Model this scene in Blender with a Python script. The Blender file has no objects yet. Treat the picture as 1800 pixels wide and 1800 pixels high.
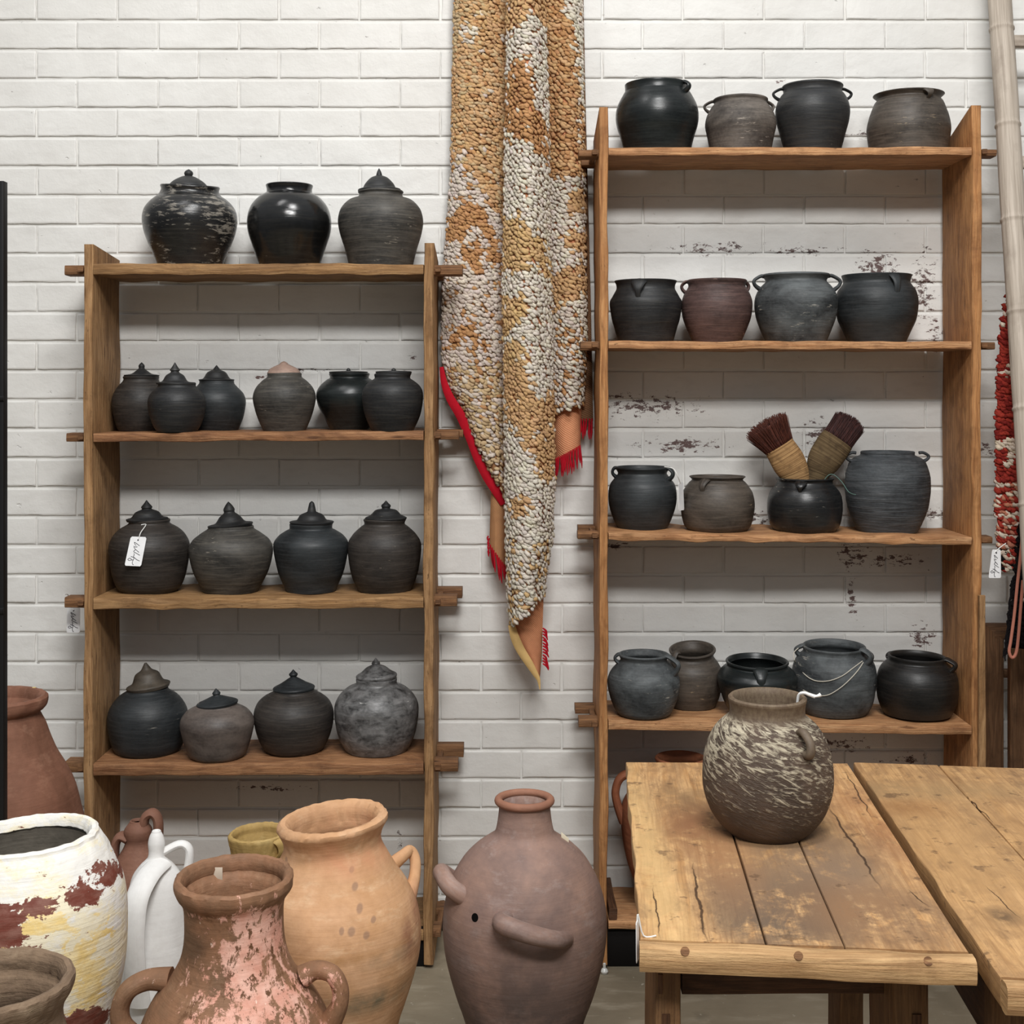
import bpy, bmesh, math, random
from mathutils import Vector, noise as mn
random.seed(7)
D = bpy.data
COL = bpy.context.scene.collection
SC = bpy.context.scene
F, PX, PY, H = 2400.0, 900.0, 680.0, 1.6          # focal length (px of 1800), principal point, camera height


def S(r, g, b):
    return tuple(((c/255)/12.92 if c/255 <= .04045 else ((c/255+.055)/1.055)**2.4) for c in (r, g, b))


# ------------------------------------------------------------------ camera, world, lights, exposure
cam = D.cameras.new('camera'); cam.sensor_width = 36; cam.lens = 36*F/1800
cam.shift_y = -(900-PY)/1800; cam.clip_start = .05
co = D.objects.new('camera', cam); COL.objects.link(co)
co.location = (0, 0, H); co.rotation_euler = (math.pi/2, 0, 0)
SC.camera = co
w = D.worlds.new('world'); SC.world = w; w.use_nodes = True
# the shop around: pale roof overhead, dim hall at eye level and below
_n = w.node_tree.nodes; _g = _n.new('ShaderNodeTexCoord'); _s = _n.new('ShaderNodeSeparateXYZ'); _r = _n.new('ShaderNodeMapRange')
w.node_tree.links.new(_g.outputs['Generated'], _s.inputs[0]); w.node_tree.links.new(_s.outputs[2], _r.inputs[0])
for _i, _v in enumerate((-.1, .75, .09, .54)): _r.inputs[_i+1].default_value = _v
w.node_tree.links.new(_r.outputs[0], _n['Background'].inputs[1])
_n['Background'].inputs[0].default_value = (.96, .98, 1.0, 1)


def area(name, loc, target, sx, sy, power, col):
    l = D.lights.new(name, 'AREA'); l.shape = 'RECTANGLE'; l.size = sx; l.size_y = sy; l.energy = power; l.color = col
    o = D.objects.new(name, l); COL.objects.link(o); o.location = loc
    o.rotation_euler = (Vector(target)-Vector(loc)).to_track_quat('-Z', 'Y').to_euler()
    return o


area('skylight', (.35, 1.15, 4.7), (0, 3.6, 1.0), 0.85, .5, 68, (1.0, .995, .985))
area('ceiling_strip', (-1.3, 2.3, 4.7), (-.6, 3.4, .9), .5, 1.3, 18, (1.0, .99, .98))
area('shop_strip', (.3, -.9, 4.3), (0, 3.4, .9), 2.0, .5, 158, (1.0, .99, .975))
SC.view_settings.view_transform = 'Standard'; SC.view_settings.look = 'None'
SC.view_settings.exposure = 0.0; SC.view_settings.gamma = 1.0; SC.view_settings.use_curve_mapping = False


# ------------------------------------------------------------------ materials
class M:
    def __init__(s, name):
        s.m = D.materials.new(name); s.m.use_nodes = True; s.t = s.m.node_tree
        s.b = s.t.nodes['Principled BSDF']; s._tc = None; s._rnd = None

    def node(s, t, **kw):
        n = s.t.nodes.new(t)
        for k, v in kw.items(): setattr(n, k, v)
        return n

    def link(s, a, b):
        if isinstance(a, (int, float)): b.default_value = a
        elif isinstance(a, tuple): b.default_value = (*a, 1) if len(a) == 3 and b.type == 'RGBA' else a
        else: s.t.links.new(a, b)

    def tc(s, k):
        if not s._tc: s._tc = s.node('ShaderNodeTexCoord')
        return s._tc.outputs[k]

    def rnd(s):
        if not s._rnd: s._rnd = s.node('ShaderNodeObjectInfo')
        return s._rnd.outputs['Random']

    def mp(s, v, sc=(1, 1, 1), loc=(0, 0, 0), rot=(0, 0, 0)):
        n = s.node('ShaderNodeMapping'); s.link(v, n.inputs[0])
        n.inputs[1].default_value = loc; n.inputs[2].default_value = rot; n.inputs[3].default_value = sc
        return n.outputs[0]

    def vadd(s, v, k):
        n = s.node('ShaderNodeVectorMath', operation='ADD'); s.link(v, n.inputs[0]); s.link(k, n.inputs[1]); return n.outputs[0]

    def noise(s, v, sc, det=6, ro=.55, dist=0):
        n = s.node('ShaderNodeTexNoise'); s.link(v, n.inputs['Vector'])
        n.inputs['Scale'].default_value = sc; n.inputs['Detail'].default_value = det
        n.inputs['Roughness'].default_value = ro; n.inputs['Distortion'].default_value = dist
        return n.outputs['Fac']

    def voro(s, v, sc, feat='F1'):
        n = s.node('ShaderNodeTexVoronoi', feature=feat); s.link(v, n.inputs['Vector']); n.inputs['Scale'].default_value = sc
        return n.outputs['Distance']

    def mr(s, f, a, b, c=0., d=1.):
        n = s.node('ShaderNodeMapRange'); s.link(f, n.inputs[0])
        for i, x in enumerate((a, b, c, d)): n.inputs[i+1].default_value = x
        return n.outputs[0]

    def mix(s, f, a, b, blend='MIX'):
        n = s.node('ShaderNodeMix', data_type='RGBA', blend_type=blend)
        s.link(f, n.inputs[0]); s.link(a, n.inputs[6]); s.link(b, n.inputs[7]); return n.outputs[2]

    def math(s, op, a, b=0., clamp=False):
        n = s.node('ShaderNodeMath', operation=op, use_clamp=clamp); s.link(a, n.inputs[0]); s.link(b, n.inputs[1]); return n.outputs[0]

    def region(s, vec, c, r, soft=.5, axes='xz', rot=0.):
        """1 inside an ellipse centred at c (two axes), falling to 0 at its rim."""
        d = 1e-6
        if axes == 'xz':
            v = s.mp(vec, (1/r[0], 0, 1/r[1]), (-c[0]/r[0], 0, -c[1]/r[1]))
        else:
            v = s.mp(vec, (1/r[0], 1/r[1], 0), (-c[0]/r[0], -c[1]/r[1], 0))
        n = s.node('ShaderNodeVectorMath', operation='LENGTH'); s.link(v, n.inputs[0])
        return s.mr(n.outputs['Value'], 1+soft*.5, 1-soft*.5-d)

    def bump(s, h, st=.3, dist=.003, prev=None):
        n = s.node('ShaderNodeBump'); n.inputs['Strength'].default_value = st; n.inputs['Distance'].default_value = dist
        s.link(h, n.inputs['Height'])
        if prev is not None: s.link(prev, n.inputs['Normal'])
        return n.outputs[0]

    def out(s, col, rough=.6, bump=None, spec=.5):
        s.link(col, s.b.inputs['Base Color']); s.link(rough, s.b.inputs['Roughness'])
        s.b.inputs['Specular IOR Level'].default_value = spec
        if bump is not None: s.link(bump, s.b.inputs['Normal'])
        return s.m


def plain(name, col, rough=.6, spec=.4, bumpsc=0, bst=.2):
    m = M(name); b = None
    v = m.tc('Object')
    n = m.noise(v, 40, 4)
    c = m.mix(m.mr(n, .3, .7, 0, .35), col, tuple(x*.6 for x in col))
    if bumpsc: b = m.bump(m.noise(v, bumpsc, 4), bst, .002)
    return m.out(c, rough, b, spec)


def wood(name, light, mid, dark, rough=.62, stain=0, pits=.0, grain=1.0, axis_u=4.0):
    m = M(name)
    uv = m.tc('UV'); ob = m.tc('Object')
    r = m.rnd()
    cx = m.node('ShaderNodeCombineXYZ'); m.link(m.math('MULTIPLY', r, 17.), cx.inputs[0]); m.link(m.math('MULTIPLY', r, 31.), cx.inputs[1])
    v = m.vadd(uv, cx.outputs[0])
    big = m.noise(m.mp(v, (1.8, 9, 1)), 2.0, 4, .55, .6)
    g1 = m.noise(m.mp(v, (axis_u, 70, 1)), 1.4, 8, .66, .9)
    g2 = m.noise(m.mp(v, (7, 300, 1)), 1.0, 5, .65, .3)
    rg = m.math('SINE', m.math('MULTIPLY', m.noise(m.mp(v, (1.1, 8, 1), (2, 3, 0)), 1.6, 3, .5, .4), 75.))
    c = m.mix(m.mr(g1, .34, .64), light, mid)
    c = m.mix(m.mr(rg, -.2, 1, 0, .34*grain), c, dark)
    c = m.mix(m.mr(g2, .48, .72, 0, .75*grain), c, dark)
    c = m.mix(m.mr(big, .46, .74, 0, .6), c, dark)
    c = m.mix(m.mr(m.noise(m.mp(v, (2, 6, 1), (5, 5, 0)), 3, 6, .6), .54, .8, 0, .5), c, light)
    kn = m.voro(m.mp(v, (2.6, 14, 1)), 1.6)
    c = m.mix(m.mr(kn, .12, .05, 0, .8), c, tuple(x*.7 for x in dark))
    dirt = m.noise(m.mp(ob, (1, 1, 1)), 11, 8, .7, .3)
    c = m.mix(m.mr(dirt, .5, .72, 0, .55), c, tuple(x*.62 for x in dark))
    if pits:
        p = m.noise(m.mp(v, (24, 90, 1)), 1.6, 3)
        c = m.mix(m.mr(p, .65, .70, 0, pits), c, tuple(x*.25 for x in dark))
    c = m.mix(m.mr(r, 0, 1, 0, .2), c, dark)
    h = m.math('ADD', m.math('MULTIPLY', g1, .8), m.math('MULTIPLY', g2, .8))
    b = m.bump(h, .7, .004)
    b = m.bump(m.noise(m.mp(v, (10, 30, 1)), 2.2, 6, .65), .5, .005, b)
    return m.out(c, rough, b, .25)


_seed = [0]


def clay(name, c1, c2, streak=None, dust=None, dust_amt=.1, rough=.46, rib=.25, spec=.45, patch=6., pband=.14, fine=.1):
    """hand-thrown pottery: blotches, wheel streaks round the body, mineral dust specks"""
    _seed[0] += 1; k = _seed[0]*3.71
    c1, c2 = tuple(x*.68 for x in c1), tuple(x*1.05 for x in c2)
    m = M(name); uv = m.tc('UV'); ob = m.tc('Object')
    pn = m.noise(m.mp(ob, (1, 1, 1.6), (k, -k, k)), patch, 6, .6, .5)
    c = m.mix(m.mr(pn, .5-pband, .5+pband), c1, c2)
    st = m.noise(m.mp(uv, (5, 85, 1), (k, k, 0)), 1.6, 6, .65, .6)
    st2 = m.noise(m.mp(uv, (10, 40, 1), (-k, k*2, 0)), 1.4, 7, .7)
    if streak: c = m.mix(m.mr(st, .47, .72, 0, .75), c, streak)
    c = m.mix(m.mr(st2, .5, .72, 0, .5), c, tuple(x*.45 for x in c1))
    if dust:
        dn = m.noise(m.mp(uv, (13, 52, 1), (k*2, k, 0)), 1.7, 9, .72, .3)
        dm = m.noise(m.mp(ob, (1, 1, 1), (k, k*3, 0)), 7, 3)
        e = m.math('ADD', dn, m.math('MULTIPLY', m.math('SUBTRACT', dm, .5), .55))
        t = .72-dust_amt*.35
        c = m.mix(m.mr(e, t, t+.07, 0, .85), c, dust)
    fn = m.noise(ob, 130, 3)
    c = m.mix(m.mr(fn, .3, .7, 0, fine), c, tuple(min(1, x*2+.01) for x in c2))
    h = m.math('ADD', m.math('MULTIPLY', st, 1.0), m.math('MULTIPLY', fn, .25))
    b = m.bump(h, rib, .0035)
    ro = m.mr(st2, .3, .7, rough-.07, rough+.1)
    return m.out(c, ro, b, spec)


# ------------------------------------------------------------------ geometry helpers
def Xw(px, Y): return (px-PX)*Y/F
def Zw(py, Y): return H-(py-PY)*Y/F
def P(px, py, Y): return Vector((Xw(px, Y), Y, Zw(py, Y)))


WL = {}


def empty(name, loc, label=None, cat=None, group=None):
    o = D.objects.new(name, None); COL.objects.link(o); o.location = loc; o.empty_display_size = .05
    WL[o.name] = Vector(loc)
    if label: tag(o, label, cat, group)
    return o


def tag(o, label, cat, group=None, kind=None):
    if label: o['label'] = label
    if cat: o['category'] = cat
    if group: o['group'] = group
    if kind: o['kind'] = kind
    return o


def mk(name, geo, mat, parent=None, origin=None, smooth=True, angle=40, label=None, kind=None):
    """geo = (verts in world space, faces, optional uv list per face corner)"""
    vs, fs = geo[0], geo[1]; uv = geo[2] if len(geo) > 2 else None
    off = WL[parent.name] if parent else Vector(origin or (0, 0, 0))
    me = D.meshes.new(name)
    me.from_pydata([(v[0]-off[0], v[1]-off[1], v[2]-off[2]) for v in vs], [], fs)
    if uv:
        l = me.uv_layers.new(name='UVMap'); flat = []
        for f in uv:
            for a in f: flat += [a[0], a[1]]
        l.data.foreach_set('uv', flat)
    if len(vs) < 60000:
        bm = bmesh.new(); bm.from_mesh(me); bmesh.ops.recalc_face_normals(bm, faces=bm.faces); bm.to_mesh(me); bm.free()
    if smooth:
        me.polygons.foreach_set('use_smooth', [True]*len(me.polygons))
        if angle: me.set_sharp_from_angle(angle=math.radians(angle))
    me.materials.append(mat); me.update()
    o = D.objects.new(name, me); COL.objects.link(o)
    if parent: o.parent = parent
    else: o.location = off
    WL[o.name] = off
    if label: o['label'] = label
    if kind: o['kind'] = kind
    return o


def join(*gs):
    V, Fc, U = [], [], []
    for g in gs:
        k = len(V); V += list(g[0]); Fc += [tuple(i+k for i in f) for f in g[1]]
        U += g[2] if len(g) > 2 and g[2] else [[(0, 0)]*len(f) for f in g[1]]
    return V, Fc, U


def cat_rom(pts, n=4):
    """Catmull-Rom through points (any dimension)"""
    out = []
    for i in range(len(pts)-1):
        p0 = pts[max(i-1, 0)]; p1 = pts[i]; p2 = pts[i+1]; p3 = pts[min(i+2, len(pts)-1)]
        for j in range(n):
            t = j/n
            out.append(tuple(.5*(2*b+(c-a)*t+(2*a-5*b+4*c-d)*t*t+(3*b-a-3*c+d)*t**3) for a, b, c, d in zip(p0, p1, p2, p3)))
    out.append(tuple(pts[-1])); return out


def loft(secs, closed=True, caps=True, u0=0.):
    """secs: list of loops (lists of 3D points, equal length). uv: u along, v round."""
    n = len(secs[0]); V = [p for s in secs for p in s]; Fc, U = [], []
    cen = [sum((Vector(p) for p in s), Vector())/n for s in secs]
    us = [u0]
    for a, b in zip(cen, cen[1:]): us.append(us[-1]+(b-a).length)
    per = [0.]
    for i in range(n): per.append(per[-1]+(Vector(secs[0][i])-Vector(secs[0][(i+1) % n])).length)
    for i in range(len(secs)-1):
        for j in range(n if closed else n-1):
            j2 = (j+1) % n
            Fc.append((i*n+j, i*n+j2, (i+1)*n+j2, (i+1)*n+j))
            U.append([(us[i], per[j]), (us[i], per[j+1]), (us[i+1], per[j+1]), (us[i+1], per[j])])
    if caps and closed:
        Fc.append(tuple(range(n-1, -1, -1))); U.append([(secs[0][k][0]+secs[0][k][1], secs[0][k][2]) for k in range(n-1, -1, -1)])
        k0 = (len(secs)-1)*n
        Fc.append(tuple(range(k0, k0+n))); U.append([(secs[-1][k][0]+secs[-1][k][1], secs[-1][k][2]) for k in range(n)])
    return V, Fc, U


def board(p, q, axis=0, ch=.003, n=14, wob=.0015, seed=0., fn=None, freq=5.):
    """a sawn board with worn, chamfered, slightly wavy edges; p,q = min,max corners"""
    a1, a2 = [(1, 2), (2, 0), (0, 1)][axis]
    secs = []
    for i in range(n+1):
        t = i/n; x = p[axis]+(q[axis]-p[axis])*t
        lo1, hi1, lo2, hi2 = p[a1], q[a1], p[a2], q[a2]
        c = min(ch, (hi1-lo1)*.4, (hi2-lo2)*.4)
        loop = [(lo1+c, lo2), (hi1-c, lo2), (hi1-c*.3, lo2+c*.3), (hi1, lo2+c), (hi1, hi2-c), (hi1-c*.3, hi2-c*.3), (hi1-c, hi2), (lo1+c, hi2),
                (lo1+c*.3, hi2-c*.3), (lo1, hi2-c), (lo1, lo2+c), (lo1+c*.3, lo2+c*.3)]
        s = []
        for k, (u, v) in enumerate(loop):
            kk = [0, 1, 1, 1, 2, 2, 2, 3, 3, 3, 0, 0][k]
            du = mn.noise(Vector((x*freq+seed, kk*7.3+seed, 1.7)))*wob; dv = mn.noise(Vector((x*freq-seed, kk*5.1, 9.1+seed)))*wob
            pt = [0, 0, 0]; pt[axis] = x; pt[a1] = u+du; pt[a2] = v+dv
            if fn: pt = fn(pt, t)
            s.append(tuple(pt))
        secs.append(s)
    return loft(secs)


def tube(path, rad, n=10, sm=4, flat=1., up=None):
    """tube along a smoothed path; rad = number or list per path point; flat = squash across 'up'"""
    pts = [tuple(p)+((rad[i] if isinstance(rad, (list, tuple)) else rad),) for i, p in enumerate(path)]
    pts = cat_rom(pts, sm) if sm > 1 else pts
    secs = []; prev = None
    for i, p in enumerate(pts):
        a = Vector(pts[max(i-1, 0)][:3]); b = Vector(pts[min(i+1, len(pts)-1)][:3]); d = (b-a)
        d = d.normalized() if d.length > 1e-9 else Vector((0, 0, 1))
        if prev is None: ref = Vector(up) if up else (Vector((0, 0, 1)) if abs(d.z) < .9 else Vector((1, 0, 0)))
        else: ref = prev
        n1 = ref-d*ref.dot(d)
        if n1.length < 1e-6: n1 = d.orthogonal()
        n1.normalize(); n2 = d.cross(n1); prev = n1
        c = Vector(p[:3]); r = p[3]
        secs.append([tuple(c+n1*(math.cos(2*math.pi*k/n)*r*flat)+n2*(math.sin(2*math.pi*k/n)*r)) for k in range(n)])
    return loft(secs)


def lathe(prof, c, seg=72, wob=.004, seed=0., tilt=None, cap=True, rough_rim=0., rimz=None):
    """turn (r,z) profile about vertical axis through c (x,y,z0). tilt=(dzdx,dzdy,z_from) shears the top."""
    V, Fc, U = [], [], []
    rm = max(r for r, z in prof); n = len(prof)
    for i, (r, z) in enumerate(prof):
        for k in range(seg):
            th = math.pi/2+2*math.pi*k/seg
            cx, sx = math.cos(th), math.sin(th)
            rr = r*(1+wob*mn.noise(Vector((cx*1.3+seed, sx*1.3, z*9+seed))))
            zz = z
            if rough_rim and rimz is not None and z > rimz:
                q = mn.noise(Vector((cx*9+seed, sx*9, z*40)))
                rr += rough_rim*q; zz += rough_rim*.7*mn.noise(Vector((cx*7, sx*7+seed, 3)))
            x, y = rr*cx, rr*sx
            if tilt and z > tilt[2]:
                wgt = min(1, (z-tilt[2])/max(1e-6, tilt[3]-tilt[2])); zz += (tilt[0]*x+tilt[1]*y)*wgt
            V.append((c[0]+x, c[1]+y, c[2]+zz))
    vs = [0.]
    for a, b in zip(prof, prof[1:]): vs.append(vs[-1]+math.hypot(b[0]-a[0], b[1]-a[1]))
    for i in range(n-1):
        for k in range(seg):
            k2 = (k+1) % seg
            Fc.append((i*seg+k, i*seg+k2, (i+1)*seg+k2, (i+1)*seg+k))
            u1, u2 = (k/seg-.5)*2*math.pi*rm, ((k+1)/seg-.5)*2*math.pi*rm
            U.append([(u1, vs[i]), (u2, vs[i]), (u2, vs[i+1]), (u1, vs[i+1])])
    if cap:
        for i, rev in ((0, True), (n-1, False)):
            k0 = len(V); cxs = [V[i*seg+k] for k in range(seg)]
            V.append((sum(p[0] for p in cxs)/seg, sum(p[1] for p in cxs)/seg, sum(p[2] for p in cxs)/seg))
            for k in range(seg):
                a, b = i*seg+k, i*seg+(k+1) % seg
                Fc.append((b, a, k0) if rev else (a, b, k0)); U.append([(0, vs[i]), (.01, vs[i]), (0, vs[i]+.01)])
    return V, Fc, U


def vessel(prof_px, cx, Y, zb, lip=.006, wall=.008, inner=.35, **kw):
    """prof_px: [(y_px, half_width_px)] bottom to rim -> closed lathe with a rolled lip and an inside"""
    s = Y/F
    pr = [(hw*s, Zw(y, Y)-zb) for y, hw in prof_px]
    pr = [(r, max(z, 0.)) for r, z in pr]
    pr[0] = (pr[0][0], 0.)
    body = cat_rom(pr, 5)
    body = [body[0]]+[p for p in body[1:] if p[1] > .0005]
    r, z = body[-1]
    top = [(r-lip*.05, z+lip*.45), (r-lip*.45, z+lip*.8), (r-lip, z+lip*.7), (r-lip*1.45, z+lip*.1), (r-lip*1.6, z-lip*.8)]
    inn = [(max(rr-wall, .01), zz) for rr, zz in reversed(body) if inner*z < zz < z-lip*1.4]
    inn.append((inn[-1][0]*.8, inner*z*.9))
    full = body+top+inn
    return lathe(full, (Xw(cx, Y), Y, zb), **kw), full

# ------------------------------------------------------------------ the setting: painted brick wall, concrete floor
YW = 4.03


def brick_material():
    m = M('painted brick'); ob = m.tc('Object')
    n = m.noise(ob, 1.6, 5); n2 = m.noise(m.mp(ob, (3, 1, 9)), 3, 6, .65)
    base = m.mix(m.mr(n, .35, .65), S(229, 228, 224), S(216, 214, 209))
    base = m.mix(m.mr(n2, .5, .75, 0, .5), base, S(205, 202, 197))
    # flaked paint: dirty brick showing in places
    spots = [(1262, 437, 95, 10), (1410, 442, 75, 7), (1542, 470, 34, 26), (1625, 500, 22, 60), (1140, 715, 90, 20), (1085, 697, 28, 4),
             (1195, 783, 70, 12), (1438, 772, 26, 30), (535, 650, 42, 4.5), (1497, 1045, 9, 42), (1560, 985, 60, 10), (1502, 975, 30, 22),
             (1645, 590, 14, 26), (1510, 236, 40, 6), (1373, 140, 10, 7), (470, 663, 40, 5), (725, 630, 10, 8), (1300, 905, 60, 16), (1620, 1120, 20, 22),
             (480, 1384, 60, 5), (703, 1485, 8, 22), (1460, 1310, 60, 14), (1590, 1335, 50, 10), (1730, 790, 14, 16), (1640, 905, 26, 12), (1080, 960, 30, 7), (1790, 1290, 12, 60)]
    tot = None
    for x, y, rx, ry in spots:
        r = m.region(ob, (Xw(x, YW), Zw(y, YW)), (rx*YW/F, ry*YW/F), 1.4)
        tot = r if tot is None else m.math('MAXIMUM', tot, r)
    fl = m.noise(m.mp(ob, (1, 1, 2.0)), 42, 9, .74)
    mask = m.mr(m.math('ADD', fl, m.math('MULTIPLY', tot, .15)), .645, .67)
    mask = m.math('MULTIPLY', mask, m.mr(tot, .02, .3))
    fc = m.mix(m.noise(ob, 9, 3), S(66, 60, 60), S(120, 92, 86))
    c = m.mix(mask, base, fc)
    # small pits anywhere
    pt = m.noise(m.mp(ob, (1, 1, 1.4)), 34, 4, .6)
    pm = m.mr(m.noise(ob, 2.3, 2), .48, .62)
    c = m.mix(m.math('MULTIPLY', m.mr(pt, .70, .73, 0, .75), pm), c, S(110, 104, 100))
    h = m.math('ADD', m.noise(ob, 22, 6, .6), m.math('MULTIPLY', m.mr(pt, .68, .75), -1.2))
    b = m.bump(h, .55, .004)
    b = m.bump(m.noise(ob, 140, 3), .12, .002, b)
    return m.out(c, .5, b, .4)


def brick_wall():
    rnd = random.Random(3)
    V, Fc = [], []
    px, pz = .2386, .0861
    z0 = Zw(292.5, YW)                       # a bed joint
    xa = Xw(135, YW)                         # a perpend in the course above that joint
    X0, X1, Z0, Z1 = -1.95, 2.05, 0.0, 3.15
    k0 = int(math.floor((Z0-z0)/pz))-1; k1 = int(math.ceil((Z1-z0)/pz))
    for k in range(k0, k1+1):
        za, zb = z0+k*pz+.0042, z0+(k+1)*pz-.0042
        if zb < Z0+.005: continue
        za = max(za, Z0)
        off = xa+(0 if k % 2 == 0 else px*.5)
        j0 = int(math.floor((X0-off)/px)); j1 = int(math.ceil((X1-off)/px))
        for j in range(j0, j1):
            a = off+j*px+.0025+rnd.uniform(-.002, .002); b = off+(j+1)*px-.0025+rnd.uniform(-.002, .002)
            a = max(a, X0); b = min(b, X1)
            if b-a < .01: continue
            nx, nz = 12, 7; dy = rnd.uniform(-.0012, .0012); tl = rnd.uniform(-.006, .006)
            base = len(V)
            for iz in range(nz+1):
                for ix in range(nx+1):
                    u, v = ix/nx, iz/nz
                    x = a+(b-a)*u; z = za+(zb-za)*v
                    edge = iz in (0, nz) or ix in (0, nx)
                    s = mn.noise(Vector((x*16, z*16, 4.2)))
                    y = YW+dy+tl*(v-.5)*.15+.0011*s
                    if ix == 0: x += .0016*mn.noise(Vector((x*40, z*40, 1)))
                    if ix == nx: x += .0016*mn.noise(Vector((x*40, z*40, 2)))
                    if iz == 0: z += .0017*mn.noise(Vector((x*30, z*30, 3)))
                    if iz == nz: z += .0017*mn.noise(Vector((x*30, z*30, 6)))
                    if edge: y += .0016
                    else:
                        # pull the first inner ring close to the edge: a small rounded arris
                        if ix in (1, 2): x = a+(.0026 if ix == 1 else .0055)
                        if ix in (nx-1, nx-2): x = b-(.0026 if ix == nx-1 else .0055)
                        if iz in (1, 2): z = za+(.0026 if iz == 1 else .0055)
                        if iz in (nz-1, nz-2): z = zb-(.0026 if iz == nz-1 else .0055)
                    V.append((x, y, z))
            for iz in range(nz):
                for ix in range(nx):
                    q = base+iz*(nx+1)+ix
                    Fc.append((q, q+1, q+nx+2, q+nx+1))
            # skirt back to the mortar
            ring = [base+i for i in range(nx+1)]+[base+i*(nx+1)+nx for i in range(1, nz+1)]+[base+nz*(nx+1)+i for i in range(nx-1, -1, -1)]+[base+i*(nx+1) for i in range(nz-1, 0, -1)]
            s0 = len(V)
            for i in ring: V.append((V[i][0], YW+.012, V[i][2]))
            L = len(ring)
            for i in range(L): Fc.append((ring[i], s0+i, s0+(i+1) % L, ring[(i+1) % L]))
    # mortar bed behind, and the wall's own thickness
    q = len(V); ym = YW+.0052
    V += [(X0, ym, Z0), (X1, ym, Z0), (X1, ym, Z1), (X0, ym, Z1), (X0, ym+.12, Z0), (X1, ym+.12, Z0), (X1, ym+.12, Z1), (X0, ym+.12, Z1)]
    Fc += [(q, q+1, q+2, q+3), (q+5, q+4, q+7, q+6), (q+4, q, q+3, q+7), (q+1, q+5, q+6, q+2), (q+3, q+2, q+6, q+7)]
    me = D.meshes.new('wall_back'); me.from_pydata(V, [], Fc)
    me.polygons.foreach_set('use_smooth', [True]*len(me.polygons)); me.set_sharp_from_angle(angle=math.radians(55))
    me.materials.append(brick_material()); me.update()
    o = D.objects.new('wall_back', me); COL.objects.link(o); o['kind'] = 'structure'


brick_wall()


def concrete():
    m = M('worn concrete'); ob = m.tc('Object')
    n = m.noise(ob, 2.2, 7, .6, .4); n2 = m.noise(m.mp(ob, (1, 3.2, 1), rot=(0, 0, .3)), 5, 8, .66)
    c = m.mix(m.mr(n, .35, .65), S(150, 138, 117), S(124, 113, 94))
    c = m.mix(m.mr(n2, .52, .75, 0, .7), c, S(182, 172, 152))
    c = m.mix(m.mr(m.noise(ob, 7, 5), .58, .72, 0, .6), c, S(104, 96, 80))
    c = m.mix(m.mr(m.noise(ob, 45, 3), .68, .74, 0, .6), c, S(214, 206, 190))
    return m.out(c, m.mr(n2, .3, .7, .45, .65), m.bump(n2, .2, .004), .4)


mk('floor', board((-5, -5, -.1), (5, YW+.14, 0), 0, .001, 2, 0), concrete(), kind='structure')
mk('baseboard_back', board((-1.9, YW-.016, 0.), (2.0, YW+.002, .055), 0, .003, 30, .001), plain('dark skirting paint', S(62, 50, 42), .6), kind='structure')

# ------------------------------------------------------------------ woods
W_left = wood('grey-brown elm', S(188, 150, 108), S(164, 124, 82), S(100, 68, 40), .68, pits=.6)
W_lefts = wood('brown elm shelf', S(186, 148, 104), S(160, 120, 76), S(94, 64, 38), .64, pits=.5)
W_red = wood('reddish elm shelf', S(184, 138, 98), S(154, 106, 70), S(92, 58, 38), .6, pits=.3)
W_right = wood('honey elm', S(206, 154, 102), S(184, 128, 78), S(112, 70, 40), .62, pits=.35)
W_rights = wood('pale honey shelf', S(214, 168, 122), S(194, 140, 94), S(120, 76, 46), .62, pits=.6)
W_dark = wood('dark brown wood', S(112, 78, 54), S(84, 56, 38), S(46, 30, 22), .62)
W_mid = wood('mid brown wood', S(142, 106, 76), S(116, 82, 56), S(64, 44, 30), .62)
W_wedge = wood('brown tenon wood', S(160, 118, 80), S(128, 88, 58), S(72, 48, 32), .66)
W_black = plain('black kickboard', S(17, 14, 13), .7, .2)  # flat black for the shade under the bottom shelves
YF, YB = 3.75, 4.012


def zshelf(y0, y1, x0, x1):
    """height of a shelf's top as a function of world x, from front-edge pixel rows at two pixel columns"""
    a, b = Zw(y0, YF), Zw(y1, YF); xa, xb = Xw(x0, YF), Xw(x1, YF)
    return lambda x: a+(b-a)*(x-xa)/(xb-xa)


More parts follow.
